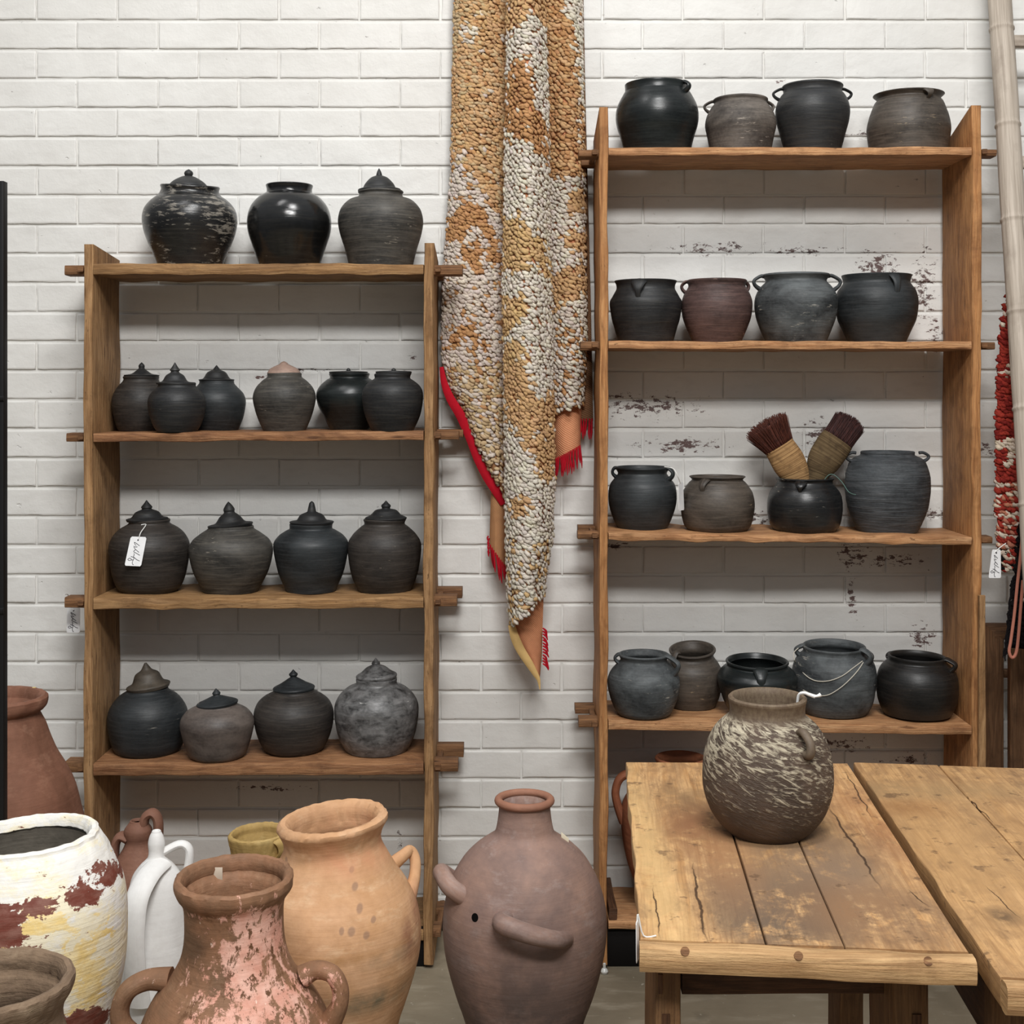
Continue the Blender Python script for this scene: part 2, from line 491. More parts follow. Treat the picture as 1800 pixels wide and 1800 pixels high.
def shelving(label, xl, xr, tops, shelves, woods, group, bottom_z):
    """xl,xr: (outer,inner) pixel columns of the uprights' front faces; shelves: dict rows"""
    root = empty('shelving_unit', (Xw((xl[0]+xr[0])/2, YF), 3.88, 0), label, 'shelf', group)
    wu, ws = woods
    for sd, (c0, c1) in (('l', xl), ('r', xr)):
        x0, x1 = sorted((Xw(c0, YF), Xw(c1, YF)))
        zf, zbk = tops[sd]

        def fn(p, t, zf=zf, zbk=zbk):
            # the top end slopes down towards the wall
            if t > .9:
                f = max(0, min(1, ((p[1]-YF)/(YB-YF)-.12)/.88))
                k = (t-.9)/.1
                p[2] -= k*f*(zf-zbk)
            if t > .985: p[1] = YF+.002 if abs(p[1]-YF) < .004 else p[1]
            # worn, bellied front edge
            p[1] += .006*mn.noise(Vector((p[2]*6, x0*9, 2))) if p[1] < YF+.02 else 0
            p[0] += .0035*mn.noise(Vector((p[2]*3.1, x0*5, 7)))
            return p
        mk('upright', board((x0, YF, bottom_z[sd]), (x1, YB, zf), 2, .005, 60, .0035, x0*9, fn, 9.), wu, root)
    xa, xb = Xw(xl[1], YF), Xw(xr[1], YF)
    for i, sh in enumerate(shelves):
        zt = zshelf(*sh['y']); th = sh['th']; wob = sh.get('wob', .003)

        def fn(p, t, zt=zt, sh=sh):
            dz = zt(p[0])-zt(0); p[2] += dz
            if p[1] < YF+.02:
                p[1] += sh.get('edge', .004)*mn.noise(Vector((p[0]*7, sh['th']*90, 3)))
            return p
        z0 = zt(0)
        b = mk('shelf_board', board((xa+.0012, YF+.001, z0-th), (xb-.0012, YB, z0), 0, .0035, 70, wob, i*3.3, fn, 14.), sh.get('mat', ws), root)
        b_parts = sh.get('tenons', {})
        for sd in 'lr':
            xe = Xw((xl if sd == 'l' else xr)[0], YF); sg = -1 if sd == 'l' else 1
            for (y0, y1, ln, dz) in b_parts.get(sd, ()):
                zz = zt(xe); q0, q1 = sorted((xe-sg*.006, xe+sg*ln))
                zlo, zhi = zz-th*.98+dz, zz-.0015+dz
                mk('tenon', board((q0, y0, zlo), (q1, y1, zhi), 0, .005, 10, .002, y0*7+i), sh.get('tmat', W_wedge), b)
            if b_parts.get(sd):
                q0, q1 = sorted((xe+sg*.004, xe+sg*.019))
                ys = [t[0] for t in b_parts[sd]]+[t[1] for t in b_parts[sd]]
                zm = zt(xe)-th*.5
                mk('wedge', board((q0, min(ys)-.014, zm-.006), (q1, min(max(ys)+.012, YW-.004), zm+.007), 1, .002, 6, .001, i), sh.get('tmat', W_wedge), b)
    return root


FT, BT = (3.775, 3.832), (3.925, 3.985)
T2 = lambda a, b: [(FT[0], FT[1], a, 0), (BT[0], BT[1], b, 0)]
left_rows = [
    dict(y=(463.5, 463.5, 163, 745), th=.030, tenons={'l': T2(.06, .05), 'r': T2(.078, .018)}, mat=W_lefts, wob=.004),
    dict(y=(761, 758, 163, 745), th=.025, tenons={'l': T2(.055, .05), 'r': T2(.068, .075)}, mat=W_red),
    dict(y=(1052, 1050, 163, 745), th=.031, tenons={'l': T2(.060, .02), 'r': T2(.063, .072)}, mat=W_lefts, wob=.005, edge=.007),
    dict(y=(1343, 1341, 163, 745), th=.033, tenons={'l': T2(.060, .02), 'r': T2(.066, .076)}, mat=W_red),
    dict(y=(1640, 1638, 163, 745), th=.026, tenons={'r': T2(.018, .02), 'l': T2(.05, .05)}, mat=W_lefts)]
right_rows = [
    dict(y=(259, 258, 1070, 1709), th=.022, tenons={'l': T2(.055, .04), 'r': T2(.05, .06)}, mat=W_rights, edge=.008),
    dict(y=(599, 600, 1070, 1709), th=.022, tenons={'l': T2(.05, .045), 'r': T2(.045, .055)}, mat=W_rights),
    dict(y=(936, 944, 1070, 1709), th=.022, tenons={'l': T2(.058, .05), 'r': T2(.038, .05)}, mat=W_rights, wob=.007, edge=.014),
    dict(y=(1268, 1277, 1070, 1709), th=.024, tenons={'l': T2(.055, .058)}, mat=W_rights),
    dict(y=(1620, 1622, 1070, 1709), th=.022, tenons={}, mat=W_rights)]
ZL = [zshelf(*r['y']) for r in left_rows]; ZR = [zshelf(*r['y']) for r in right_rows]
shL = shelving('lower grey-brown wooden shelving unit on the left holding mostly lidded black jars', (146.5, 163), (762, 745),
               {'l': (Zw(429, YF), Zw(429, YF)-.022), 'r': (Zw(427, YF), Zw(427, YF)-.03)}, left_rows, (W_left, W_lefts),
               'wooden shelving units against the wall', {'l': 0., 'r': 0.012})
shR = shelving('taller honey-brown wooden shelving unit on the right holding open black pots', (1053.5, 1069), (1726, 1709),
               {'l': (Zw(188, YF), Zw(188, YF)-.05), 'r': (Zw(185, YF), Zw(185, YF)-.075)}, right_rows, (W_right, W_rights),
               'wooden shelving units against the wall', {'l': .012, 'r': 0.})
for root, a, b in ((shL, 163, 745), (shR, 1069, 1709)):
    mk('shade_board', board((Xw(a, YF), 3.768, 0), (Xw(b, YF), 3.786, .105), 0, .001, 4, 0), W_black, root, label='black board standing in for the shade under the bottom shelf')  # black board holds the dark shade below the bottom shelf as colour
mk('foot', lathe([(.001, 0), (.008, .001), (.0105, .007), (.008, .013), (.004, .016), (.004, .028), (.001, .03)], (Xw(1062.5, 3.72), 3.722, 0), 20, 0),
   plain('polished steel', S(215, 215, 210), .25, .8), shR, label='small silver levelling foot')

# ------------------------------------------------------------------ pottery on the shelves
K = dict(
    glossy=lambda: clay('black glaze', S(13, 14, 15), S(24, 25, 26), S(38, 36, 33), S(120, 112, 100), .10, .16, .10, .55),
    gloss2=lambda: clay('scuffed black glaze', S(16, 17, 18), S(30, 30, 31), S(54, 52, 48), S(140, 134, 124), .52, .24, .15, .5),
    gloss3=lambda: clay('worn black glaze', S(18, 19, 20), S(32, 33, 34), S(50, 48, 45), S(140, 134, 124), .26, .3, .15, .5),
    jet=lambda: clay('jet black clay', S(17, 17, 17), S(34, 32, 30), S(46, 42, 38), S(104, 94, 82), .1, .42, .2, .45),
    satin=lambda: clay('satin black slip', S(20, 24, 25), S(30, 35, 35), S(40, 44, 43), None, 0, .30, .12, .45),
    black=lambda: clay('smoked black clay', S(25, 26, 28), S(42, 43, 44), S(58, 56, 52), S(120, 112, 102), .06, .5, .3, .4),
    blue=lambda: clay('blue-black clay', S(28, 31, 33), S(46, 50, 52), S(60, 62, 63), S(128, 124, 116), .05, .5, .25, .4),
    brown=lambda: clay('brown-black clay', S(32, 30, 29), S(56, 51, 47), S(76, 70, 64), S(126, 114, 102), .08, .52, .3, .4),
    grey=lambda: clay('grey smoked clay', S(44, 43, 41), S(76, 73, 68), S(98, 93, 85), S(140, 132, 120), .14, .55, .35, .4),
    ash=lambda: clay('ash-grey streaked clay', S(66, 60, 56), S(112, 104, 96), S(52, 48, 45), S(156, 146, 134), .2, .6, .45, .35),
    taupe=lambda: clay('taupe clay', S(72, 64, 60), S(112, 102, 95), S(94, 84, 78), S(150, 140, 128), .05, .46, .15, .4),
    silver=lambda: clay('silvered black clay', S(30, 29, 29), S(124, 123, 122), S(96, 94, 92), S(196, 194, 190), .2, .38, .2, .5, patch=30, pband=.17),
    plum=lambda: clay('plum-brown clay', S(52, 38, 36), S(88, 68, 64), S(108, 84, 78), S(150, 122, 112), .16, .55, .45, .35),
    cool=lambda: clay('cool grey weathered clay', S(42, 45, 47), S(90, 94, 95), S(64, 66, 67), S(160, 156, 146), .24, .55, .4, .35, patch=9),
    ribbed=lambda: clay('ribbed blue-grey clay', S(42, 45, 48), S(70, 74, 77), S(98, 100, 102), S(130, 128, 122), .1, .55, 1.0, .35),
    two=lambda: clay('umber clay', S(48, 42, 36), S(84, 76, 68), S(100, 90, 80), S(160, 140, 112), .16, .5, .25, .4),
)
MC = {}


def mat(k):
    """each pot gets its own throw of the same recipe"""
    return K[k]()


def rot_y(geo, c, deg):
    a = math.radians(deg); ca, sa = math.cos(a), math.sin(a)
    V = [(c[0]+(x-c[0])*ca+(z-c[2])*sa, y, c[2]-(x-c[0])*sa+(z-c[2])*ca) for x, y, z in geo[0]]
    return V, geo[1], geo[2]


def ear_geo(C, th, zt, rt, zb, rb, out, thick, width):
    a = math.radians(th); ra = Vector((math.cos(a), math.sin(a), 0)); ta = Vector((-math.sin(a), math.cos(a), 0))
    h = zt-zb; rm = max(rt, rb)
    pts = [ra*(rt-.004)+Vector((0, 0, zt)), ra*(rt+out*.55)+Vector((0, 0, zt+h*.02)), ra*(rm+out)+Vector((0, 0, zt-h*.32)),
           ra*(rm+out*.8)+Vector((0, 0, zt-h*.68)), ra*(rb-.004)+Vector((0, 0, zb))]
    return tube([C+p for p in pts], [thick*.55, thick*.5, thick*.46, thick*.5, thick*.62], 10, 5, width/thick, ta)


def spout_geo(C, th, zt, rt, zb, rb, wt, wb, out):
    a = math.radians(th); ra = Vector((math.cos(a), math.sin(a), 0)); ta = Vector((-math.sin(a), math.cos(a), 0))
    zt -= .006; h = zt-zb; fl = 2.8
    pts = [ra*(rt-.008)+Vector((0, 0, zt+.001)), ra*(rt+out*.35)+Vector((0, 0, zt-h*.08)), ra*(rt*.5+rb*.5+out*.7)+Vector((0, 0, zt-h*.36)),
           ra*(rt*.3+rb*.7+out*.6)+Vector((0, 0, zt-h*.66)), ra*(rb-.003)+Vector((0, 0, zb))]
    ws = [wt, wt*.9, wt*.5+wb*.3, wb*1.05, wb]
    return tube([C+p for p in pts], [w/2/fl for w in ws], 12, 5, fl, ta)


def pot(label, zfn, cx, Y, prof, mk_, group, name, cat, lid=None, ears=(), spout=None, tilt=None, lip=.006, seed=None, rib=None):
    s = Y/F; x = Xw(cx, Y); zb = zfn(x) if callable(zfn) else zfn
    seed = cx*.37 if seed is None else seed
    m = mat(mk_) if isinstance(mk_, str) else mk_
    geo, full = vessel(prof, cx, Y, zb, lip=lip, seed=seed, tilt=tilt, wob=.012)
    if rib: geo = ([(x+(vx-x)*(1+rib*(mn.noise(Vector((math.atan2(vy-Y, vx-x)*1.6, vz*150, seed)))+.6*mn.noise(Vector((3, vz*260, seed))))),
                     Y+(vy-Y)*(1+rib*(mn.noise(Vector((math.atan2(vy-Y, vx-x)*1.6, vz*150, seed))))), vz) for vx, vy, vz in geo[0]], geo[1], geo[2])
    if not (lid or ears or spout):
        o = mk(name, geo, m, origin=(x, Y, zb)); return tag(o, label, cat, group)
    root = empty(name, (x, Y, zb), label, cat, group)
    mk('body', geo, m, root)
    C = Vector((x, Y, 0))
    for e in ears:
        th, yt, rt, yb, rb, out, tk, wd = e
        mk('handle', ear_geo(C, th, Zw(yt, Y), rt*s, Zw(yb, Y), rb*s, out*s, tk*s, wd*s), m, root)
    if spout:
        th, yt, rt, yb, rb, wt, wb, out = spout
        mk('spout', spout_geo(C, th, Zw(yt, Y), rt*s, Zw(yb, Y), rb*s, wt*s, wb*s, out*s), m, root)
    if lid:
        lx = Xw(lid['cx'], Y); pts = lid['pts']; kn = lid.get('kn', len(pts)); tl = lid.get('tilt', 0)
        lm = lid.get('mat', m); lm = mat(lm) if isinstance(lm, str) else lm
        pr = [(hw*s, Zw(y, Y)) for y, hw in pts]
        base = pr[0]
        dome = [(base[0]*.72, base[1]-.009), (base[0]*.74, base[1]-.003), (base[0]*.97, base[1]-.0035)]+cat_rom([(base[0], base[1])]+pr[1:kn+1], 4)
        if kn >= len(pr): dome[-1] = (max(dome[-1][0], .0005), dome[-1][1])
        dome.append((.0008, dome[-1][1]+.0005))
        zc = base[1]
        g = lathe(dome, (lx, Y, 0), 48, .01, seed+1)
        lo = mk('lid', rot_y(g, (lx, Y, zc), -tl), lm, root)
        if kn < len(pr):
            kp = pr[kn:]; kp = [(max(r, .0006), z) for r, z in kp]
            kk = [(kp[0][0]*.9, kp[0][1]-.004)]+cat_rom(kp, 4)
            g = lathe(kk, (lx, Y, 0), 28, .01, seed+2)
            mk('knob', rot_y(g, (lx, Y, zc), -tl), lm, lo)
    return root


JL, PR = 'lidded black jars on the left shelves', 'open black pots on the right shelves'
lj = dict(group=JL, name='lidded_jar', cat='jar')
YC = 3.885
# left unit, top board
pot('large scuffed black jar with small domed lid, leftmost on the left unit\'s top board', ZL[0], 334, YC,
    [(462, 55), (446, 64), (428, 72), (408, 79), (388, 82), (371, 79.5), (359, 72), (350, 62.5), (344, 55), (339, 51.5), (334, 50), (329, 51.5)], 'gloss2',
    tilt=(-.05, .10, .195, .215), lid=dict(cx=331, pts=[(328.5, 34), (326, 33), (319, 26), (312, 14), (309.5, 7), (309, 6.5), (305, 7.8), (301, 6), (297.5, .5)], kn=5, tilt=-1.5, mat='black'), **lj)
pot('glossy black jar without a lid, in the middle of the left unit\'s top board', ZL[0], 508.6, YC,
    [(461, 52), (440, 62), (410, 71.5), (386, 73), (364, 67), (348, 54), (341, 43), (339, 40), (333, 39.5), (327, 41)], 'glossy', JL, 'open_jar', 'jar', lip=.004)
pot('matt grey-black jar with tall pointed dome lid, right end of top board', ZL[0], 669.4, YC,
    [(460, 55), (441, 62.5), (413, 71), (391, 74.5), (374, 72), (363, 66.5), (352, 55), (347, 41), (342, 38), (338.5, 40)], 'grey',
    lid=dict(cx=667, pts=[(337, 37.5), (333, 37), (331, 29.5), (323, 25), (313, 15.5), (309, 6.5), (308.5, 5.5), (302, 3.6), (296, .5)], kn=6, tilt=1, mat='black'), **lj)
# second board
pot('squat dark jar with flared saucer lid, at the left end of the second board', ZL[1], 248, 3.935,
    [(756, 38), (743, 44), (713, 50), (695, 48), (680, 40), (671, 32), (667, 30), (664, 31)], 'brown',
    lid=dict(cx=249, pts=[(662, 29), (659.5, 30.5), (658.5, 26), (657, 17.5), (651, 9), (648, 5.6), (647, 5), (642, 5), (637, .5)], kn=6, mat='black'), **lj)
pot('dark jar with stepped spire knob standing foremost of three on the second board', ZL[1], 311, 3.80,
    [(760, 34), (747, 41), (728, 47.5), (708, 50), (695, 47), (685, 38.5), (681, 34), (677.5, 32.5), (675, 33)], 'black',
    lid=dict(cx=307.5, pts=[(673.5, 32.5), (672, 31.5), (670, 22), (660, 15.5), (655, 8), (652.5, 7), (652, 7.2), (650.5, 8.8), (644, 4.5), (637, .5)], kn=6, mat='black'), **lj)
pot('bluish black jar with round cap lid, third from the left end of the second board', ZL[1], 381, 3.943,
    [(755, 37), (737, 45), (720, 49), (705, 50.5), (692, 46.5), (682, 37.5), (675, 31), (671.5, 30)], 'blue',
    lid=dict(cx=380.7, pts=[(669.5, 30), (667, 30.5), (665, 23), (655, 16.5), (651, 9), (650, 6.7), (649.5, 6.5), (642, .5)], kn=6, mat='black'), **lj)
pot('dark streaked jar with a pinkish brown lid, in the middle of the second board', ZL[1], 500, YC,
    [(754, 37), (739, 45), (721, 51), (699, 55), (682, 50), (669.5, 39), (663, 30.5), (658, 30)], 'grey',
    lid=dict(cx=499, pts=[(656, 29), (653.5, 28), (647.5, 23), (642, 12), (640, 8), (639.5, 7.5), (637, 5), (635, .5)], kn=5,
             mat=clay('pinkish buff clay', S(128, 104, 92), S(160, 134, 120), None, None, 0, .6, .15)), **lj)
pot('wide jet black jar with a flat lid, second from right on the second board', ZL[1], 614, 3.933,
    [(755, 34), (734, 44), (712, 55), (693, 58), (679, 52), (668, 40), (664, 34), (658.5, 35.5)], 'satin',
    lid=dict(cx=612.5, pts=[(656.5, 33), (654, 34), (653, 30), (652, 8), (651.5, 4), (651, 3.6), (648.5, 3), (647, .5)], kn=5, mat='black'), **lj)
pot('charcoal jar with a flat double-rimmed lid, against the right upright on the second board', ZL[1], 690, 3.806,
    [(756, 36), (739, 45), (719, 51), (693, 53.5), (679, 48.5), (669.5, 38), (665, 31.5), (659.5, 32)], 'black',
    lid=dict(cx=692, pts=[(657, 31), (653.5, 31.5), (652.5, 28), (651.5, 8), (651, 4.5), (650.7, 4), (648.5, 3.4), (647, .5)], kn=5, mat='black'), **lj)
# third board
pot('round black jar with a white tag hung at its neck on the third board', ZL[2], 262.5, YC,
    [(1041, 47), (1027, 57), (1001, 65), (963, 70), (943, 63.5), (930, 52), (921.5, 38), (918.5, 35), (915, 36)], 'brown',
    lid=dict(cx=258.7, pts=[(913.5, 35.5), (911, 35.5), (908.5, 27), (900, 20), (895.5, 9.5), (894, 8.5), (893.5, 8.6), (891, 9.6), (885, 4.8), (879, .5)], kn=6, tilt=2, mat='black'), **lj)
pot('dark jar whose tall knobbed lid sits tilted, second on third board', ZL[2], 406, YC,
    [(1041, 48), (1026.7, 54), (1001.7, 66), (968, 73), (950, 67), (938, 53), (930, 41), (926.7, 39.5)], 'grey',
    lid=dict(cx=405, pts=[(924, 38.5), (921, 38.5), (918, 26), (908, 18), (902, 10.5), (900, 9.4), (899, 9.2), (895, 9.8), (888, 6), (881.7, .5)], kn=6, tilt=5, mat='black'), **lj)
pot('blue-black jar with a blunt peg knob, third from left on the third board', ZL[2], 546.7, YC,
    [(1039, 44), (1026.7, 48), (1001.7, 58), (960, 65.5), (943, 58), (933, 44.5), (929, 37.5), (922.5, 37.5)], 'blue',
    lid=dict(cx=548, pts=[(919.5, 37.5), (916.5, 38), (914, 26.5), (905, 20), (900.5, 10), (899, 8), (898.5, 7.6), (890, 5.8), (884, 4), (881, .8)], kn=6, mat='black'), **lj)
pot('tall-shouldered black jar with diamond knob, rightmost on the third board', ZL[2], 676, YC,
    [(1038, 46), (1018, 55), (993, 61.5), (958, 64.6), (940, 56), (926.7, 42.5), (921, 35.5), (914.5, 37)], 'brown',
    lid=dict(cx=678.5, pts=[(912, 36), (909.5, 36), (905, 27), (896.7, 18.5), (894.5, 9), (893.5, 7.4), (893, 7), (888.5, 8.4), (884, 4), (880, .5)], kn=6, mat='black'), **lj)
# fourth board
pot('big matt charcoal jar with a bell-shaped brownish lid, leftmost on the fourth board', ZL[3], 260, YC,
    [(1331, 49), (1318, 55), (1305, 62), (1274, 68.5), (1251, 68), (1235.6, 61), (1223, 50.5), (1214, 37), (1211, 35)], 'blue',
    lid=dict(cx=261, pts=[(1208, 36.5), (1203.5, 37.5), (1198, 27), (1184, 20.5), (1178, 11), (1174, 7.5), (1173, 7), (1169, 4.5), (1165, 2)], kn=6, tilt=7,
             mat=clay('brown smoked lid', S(46, 42, 37), S(84, 76, 66), None, None, 0, .55, .2)), **lj)
pot('smaller taupe jar with flat slate lid, second from left on the fourth board', ZL[3], 382, 3.822,
    [(1336, 43), (1321, 51), (1290, 61), (1267, 64), (1251, 55), (1243, 42), (1239.5, 35), (1238, 34)], 'taupe',
    lid=dict(cx=382, pts=[(1237, 35.5), (1234, 35), (1228.5, 22), (1224, 11), (1222.5, 6.8), (1221.5, 6), (1221, 6), (1218, 7.2), (1214, 4), (1210, .5)], kn=6, tilt=5, mat='blue'), **lj)
pot('dark jar with incised shoulder line and grey saucer lid, third on the fourth board', ZL[3], 516.6, YC,
    [(1331, 42), (1313.6, 52.5), (1288, 64.6), (1257, 70), (1236, 64), (1224, 52), (1216.5, 38), (1214, 36)], 'brown',
    lid=dict(cx=516.6, pts=[(1211.5, 36), (1207.5, 36), (1201.7, 24.5), (1193, 10.5), (1190.5, 6), (1189.5, 5.5), (1189, 5.8), (1185, 7.8), (1181, 4.2), (1176.7, .5)], kn=6, tilt=2, mat='blue'), **lj)
pot('largest jar, mottled silvery grey and black, rightmost on the fourth board', ZL[3], 662, YC,
    [(1330, 47), (1317, 54), (1288, 68), (1246, 74), (1224, 67), (1208.6, 51.5), (1202, 37), (1194.5, 36)], 'silver',
    lid=dict(cx=662, pts=[(1190.5, 35.5), (1186, 35.5), (1181, 27), (1173, 17.5), (1169, 9), (1168, 7.2), (1167.5, 7), (1165, 7.4), (1161, 4), (1156, .5)], kn=6, tilt=3, mat='silver'), **lj)

op = dict(group=PR, cat='pot')
# right unit, top board
pot('large glossy greenish black pot with one small ear, leftmost on the right unit\'s top board', ZR[0], 1155, YC,
    [(256, 57), (241, 65), (223, 70.7), (205, 73), (187, 70), (171, 62), (163.5, 57.5), (161.5, 56.5), (156, 56), (150.5, 56.5)], 'satin', name='eared_pot',
    ears=[(-40, 152.5, 56, 168, 61, 5, 7, 11)], lip=.004, **op)
pot('ash-grey wide pot with streaked sides and two strap ears on the top board', ZR[0], 1301.6, YC,
    [(256, 52), (241, 58), (221, 62), (205, 59.5), (191, 52.5), (184, 47), (181, 46), (177, 48)], 'ash', name='eared_pot',
    ears=[(172, 178, 47, 197, 56, 6, 5, 12), (8, 178, 47, 197, 56, 3, 5, 12)], **op)
pot('charcoal pot with two loop ears, third from left on the right unit\'s top board', ZR[0], 1428.4, YC,
    [(256, 47), (233, 57.6), (214, 62.8), (195.6, 64.7), (180, 61.4), (169, 55.5), (163.4, 51), (157, 51.5), (153.5, 53)], 'black', name='eared_pot',
    ears=[(178, 157, 52, 176, 60, 8, 5, 10), (2, 157, 52, 176, 60, 8, 5, 10)], **op)
pot('grey-shouldered pot with pinched pouring spout, rightmost on the right unit\'s top board', ZR[0], 1597, YC,
    [(254.5, 66), (243, 70), (225.8, 71.5), (207, 68), (195, 64), (182, 59), (176, 54.5), (173, 55.5), (168, 61)], 'two', name='spouted_pot',
    spout=(-73, 166, 59, 184, 60, 21, 8, 9), lip=.003, **op)
# second board
pot('black pot with flared neck and pinched spout, leftmost on the right unit\'s second board', ZR[1], 1135, YC,
    [(597.5, 48), (577, 55), (560, 60), (533, 63.3), (521.7, 58.5), (510, 52), (505, 51), (500, 52), (495, 54.5)], 'black', name='spouted_pot',
    spout=(-108, 494.5, 53, 528, 61, 28, 9, 7), lip=.003, **op)
pot('plum-brown pot with horizontal wheel lines, second on the right unit\'s second board', ZR[1], 1260, YC,
    [(598, 42), (577, 53), (557, 60), (533, 62), (517, 57.5), (507, 51.5), (502, 50), (495, 52.5)], 'plum', name='eared_pot',
    ears=[(170, 495.5, 52, 514, 57, 4, 6, 14), (12, 495.5, 52, 512, 56, 2.5, 6, 14)], **op)
pot('weathered blue-grey pot with two loop ears in the middle of the second board', ZR[1], 1399, 3.87,
    [(598, 52), (581, 61), (558, 69), (534.7, 72), (517, 69), (504, 61), (496, 53.5), (491, 54), (485, 59)], 'cool', name='eared_pot',
    ears=[(178, 486, 58, 508, 66, 7, 6.5, 12), (-6, 486, 58, 511, 67, 9, 6.5, 12)], **op)
pot('slate black pot with wide mouth and stub spout, rightmost on the second board', ZR[1], 1541, YC,
    [(598, 49), (581, 59), (559.6, 68), (531, 71), (513, 67.5), (503, 61), (497, 57.5), (491, 58.5), (485, 60.5)], 'blue', name='spouted_pot',
    spout=(-75, 484, 60, 519, 69, 22, 11, 5), lip=.003, **op)
# third board
pot('blue-black pot with side ears, standing against the left upright on the third board', ZR[2], 1129, YC,
    [(927, 43), (915, 50), (893, 57.5), (873, 60), (853, 57.5), (841.7, 50), (833, 43.5), (829, 44), (823, 48)], 'blue', name='eared_pot',
    ears=[(175, 823, 47, 838, 49, 3, 6, 14), (-25, 823, 47, 842, 51, 5, 7, 14)], **op)
pot('low brown-grey pot with spout and incised line, second on the right unit\'s third board', ZR[2], 1261, 3.87,
    [(931, 52), (920, 59.5), (890, 65), (868, 62), (856.7, 56), (848, 49.5), (843, 44.5), (838, 49)], 'two', name='spouted_pot',
    spout=(-125, 837.5, 48, 862, 58, 20, 9, 6), lip=.003, **op)
brushpot = pot('small-mouthed black pot with pinched lip holding two old brushes', ZR[2], 1414.7, 3.87,
    [(932, 53), (921.7, 60.7), (900, 65), (879, 64.5), (864.7, 60), (853, 51), (846.5, 47.5), (841.5, 50.5)], 'gloss3', name='spouted_pot',
    spout=(-110, 841.5, 49.5, 863, 58, 24, 6, 7), lip=.004, **op)
pot('tall ribbed blue-grey pot with two small ring ears, rightmost on the third board', ZR[2], 1560, YC,
    [(933, 51), (911, 62), (879, 71), (843.6, 73), (822, 68.6), (808, 62), (801.5, 50), (799, 46.5), (795.5, 46.5)], 'ribbed', name='eared_pot',
    ears=[(180, 796, 58, 812, 63, 9, 5.5, 8), (0, 796, 58, 812, 63, 9, 5.5, 8)], lip=.005, rib=.012, **op)
# fourth board
pot('dusty blue-black pot with whitish scuffs, front left on the right unit\'s fourth board', ZR[3], 1131.5, 3.826,
    [(1268, 38), (1250.7, 48), (1226.7, 58.7), (1198.7, 63.8), (1180, 58), (1166.7, 46.5), (1160, 41), (1155, 42), (1151.5, 44.5)], 'cool', name='eared_pot',
    ears=[(176, 1151, 43, 1165, 47, 3, 6, 14), (-28, 1151, 44, 1181, 58, 6, 8, 14)], **op)
pot('brown-black pot with upturned open mouth, standing behind the dusty pot on the fourth board', ZR[3], 1217, 3.943,
    [(1249, 33), (1240, 40), (1213, 50), (1182.7, 52.5), (1166, 46), (1156, 38), (1150, 37), (1143, 41)], 'two', name='eared_pot',
    ears=[(-140, 1143, 41, 1168, 45, 3, 7, 14), (40, 1141, 41, 1152, 41, 2, 6, 10)], tilt=(.06, .2, .12, .17), **op)
pot('wide black pot with a drooping spout, behind the cream-speckled jar on the fourth board', ZR[3], 1330.7, 3.845,
    [(1252, 44), (1232, 58), (1196, 69.5), (1182, 66.5), (1173, 58), (1168.5, 52), (1163.5, 55)], 'satin', name='spouted_pot',
    spout=(-94, 1163.5, 54, 1201, 69, 27, 13, 4), tilt=(0, .06, .10, .14), **op)
cordpot = pot('large grey pot with a pale cord looped across its front on the fourth board', ZR[3], 1466, 3.895,
    [(1262, 47), (1250, 57), (1229, 67.5), (1192, 72.5), (1170, 70.5), (1155, 63.5), (1147, 55), (1142, 53.5), (1137, 55)], 'cool', name='eared_pot',
    ears=[(-40, 1137, 55, 1158, 65, 4, 9, 18), (172, 1137, 54, 1153, 62, 3, 8, 14)], tilt=(0, .05, .14, .2), **op)
pot('squat black-brown pot with one ear, beside the right upright on the fourth board', ZR[3], 1612, 3.872,
    [(1271, 45), (1258, 55), (1229, 67.5), (1197, 69.8), (1177, 64), (1165.5, 54), (1161, 49.5), (1155, 50)], 'jet', name='eared_pot',
    ears=[(-30, 1155, 49.5, 1174, 60, 5, 8, 18), (140, 1155, 49, 1164, 52, 2, 8, 14)], tilt=(-.03, .02, .1, .18), **op)

# ------------------------------------------------------------------ big earthenware jars standing on the floor
def lx(px, cx, Y): return (px-cx)*Y/F


def earth(name, c1, c2, dark, pale, rough=.75, bump=.35, extra=None, pale_amt=.5, sc=6.):
    _seed[0] += 1; k = _seed[0]*2.3
    m = M(name); ob = m.tc('Object'); uv = m.tc('UV')
    a = m.noise(m.mp(ob, (1, 1, 1), (k, 0, k)), sc, 7, .62, .4)
    c = m.mix(m.mr(a, .36, .64), c1, c2)
    b = m.noise(m.mp(ob, (1.3, 1.3, 1), (0, k, k)), sc*.55, 6, .6, .6)
    c = m.mix(m.mr(b, .54, .72, 0, .75), c, dark)
    d = m.noise(m.mp(uv, (3, 7, 1), (k, 0, 0)), 3, 8, .7)
    c = m.mix(m.mr(d, .54, .72, 0, pale_amt), c, pale)
    f = m.noise(ob, 60, 4)
    c = m.mix(m.mr(f, .35, .7, 0, .25), c, dark)
    if extra: c = extra(m, c, ob, uv)
    st = m.noise(m.mp(uv, (3, 60, 1)), 1.5, 5)
    bm = m.bump(m.math('ADD', st, m.math('MULTIPLY', f, .8)), bump, .004)
    return m.out(c, rough, bm, .25)


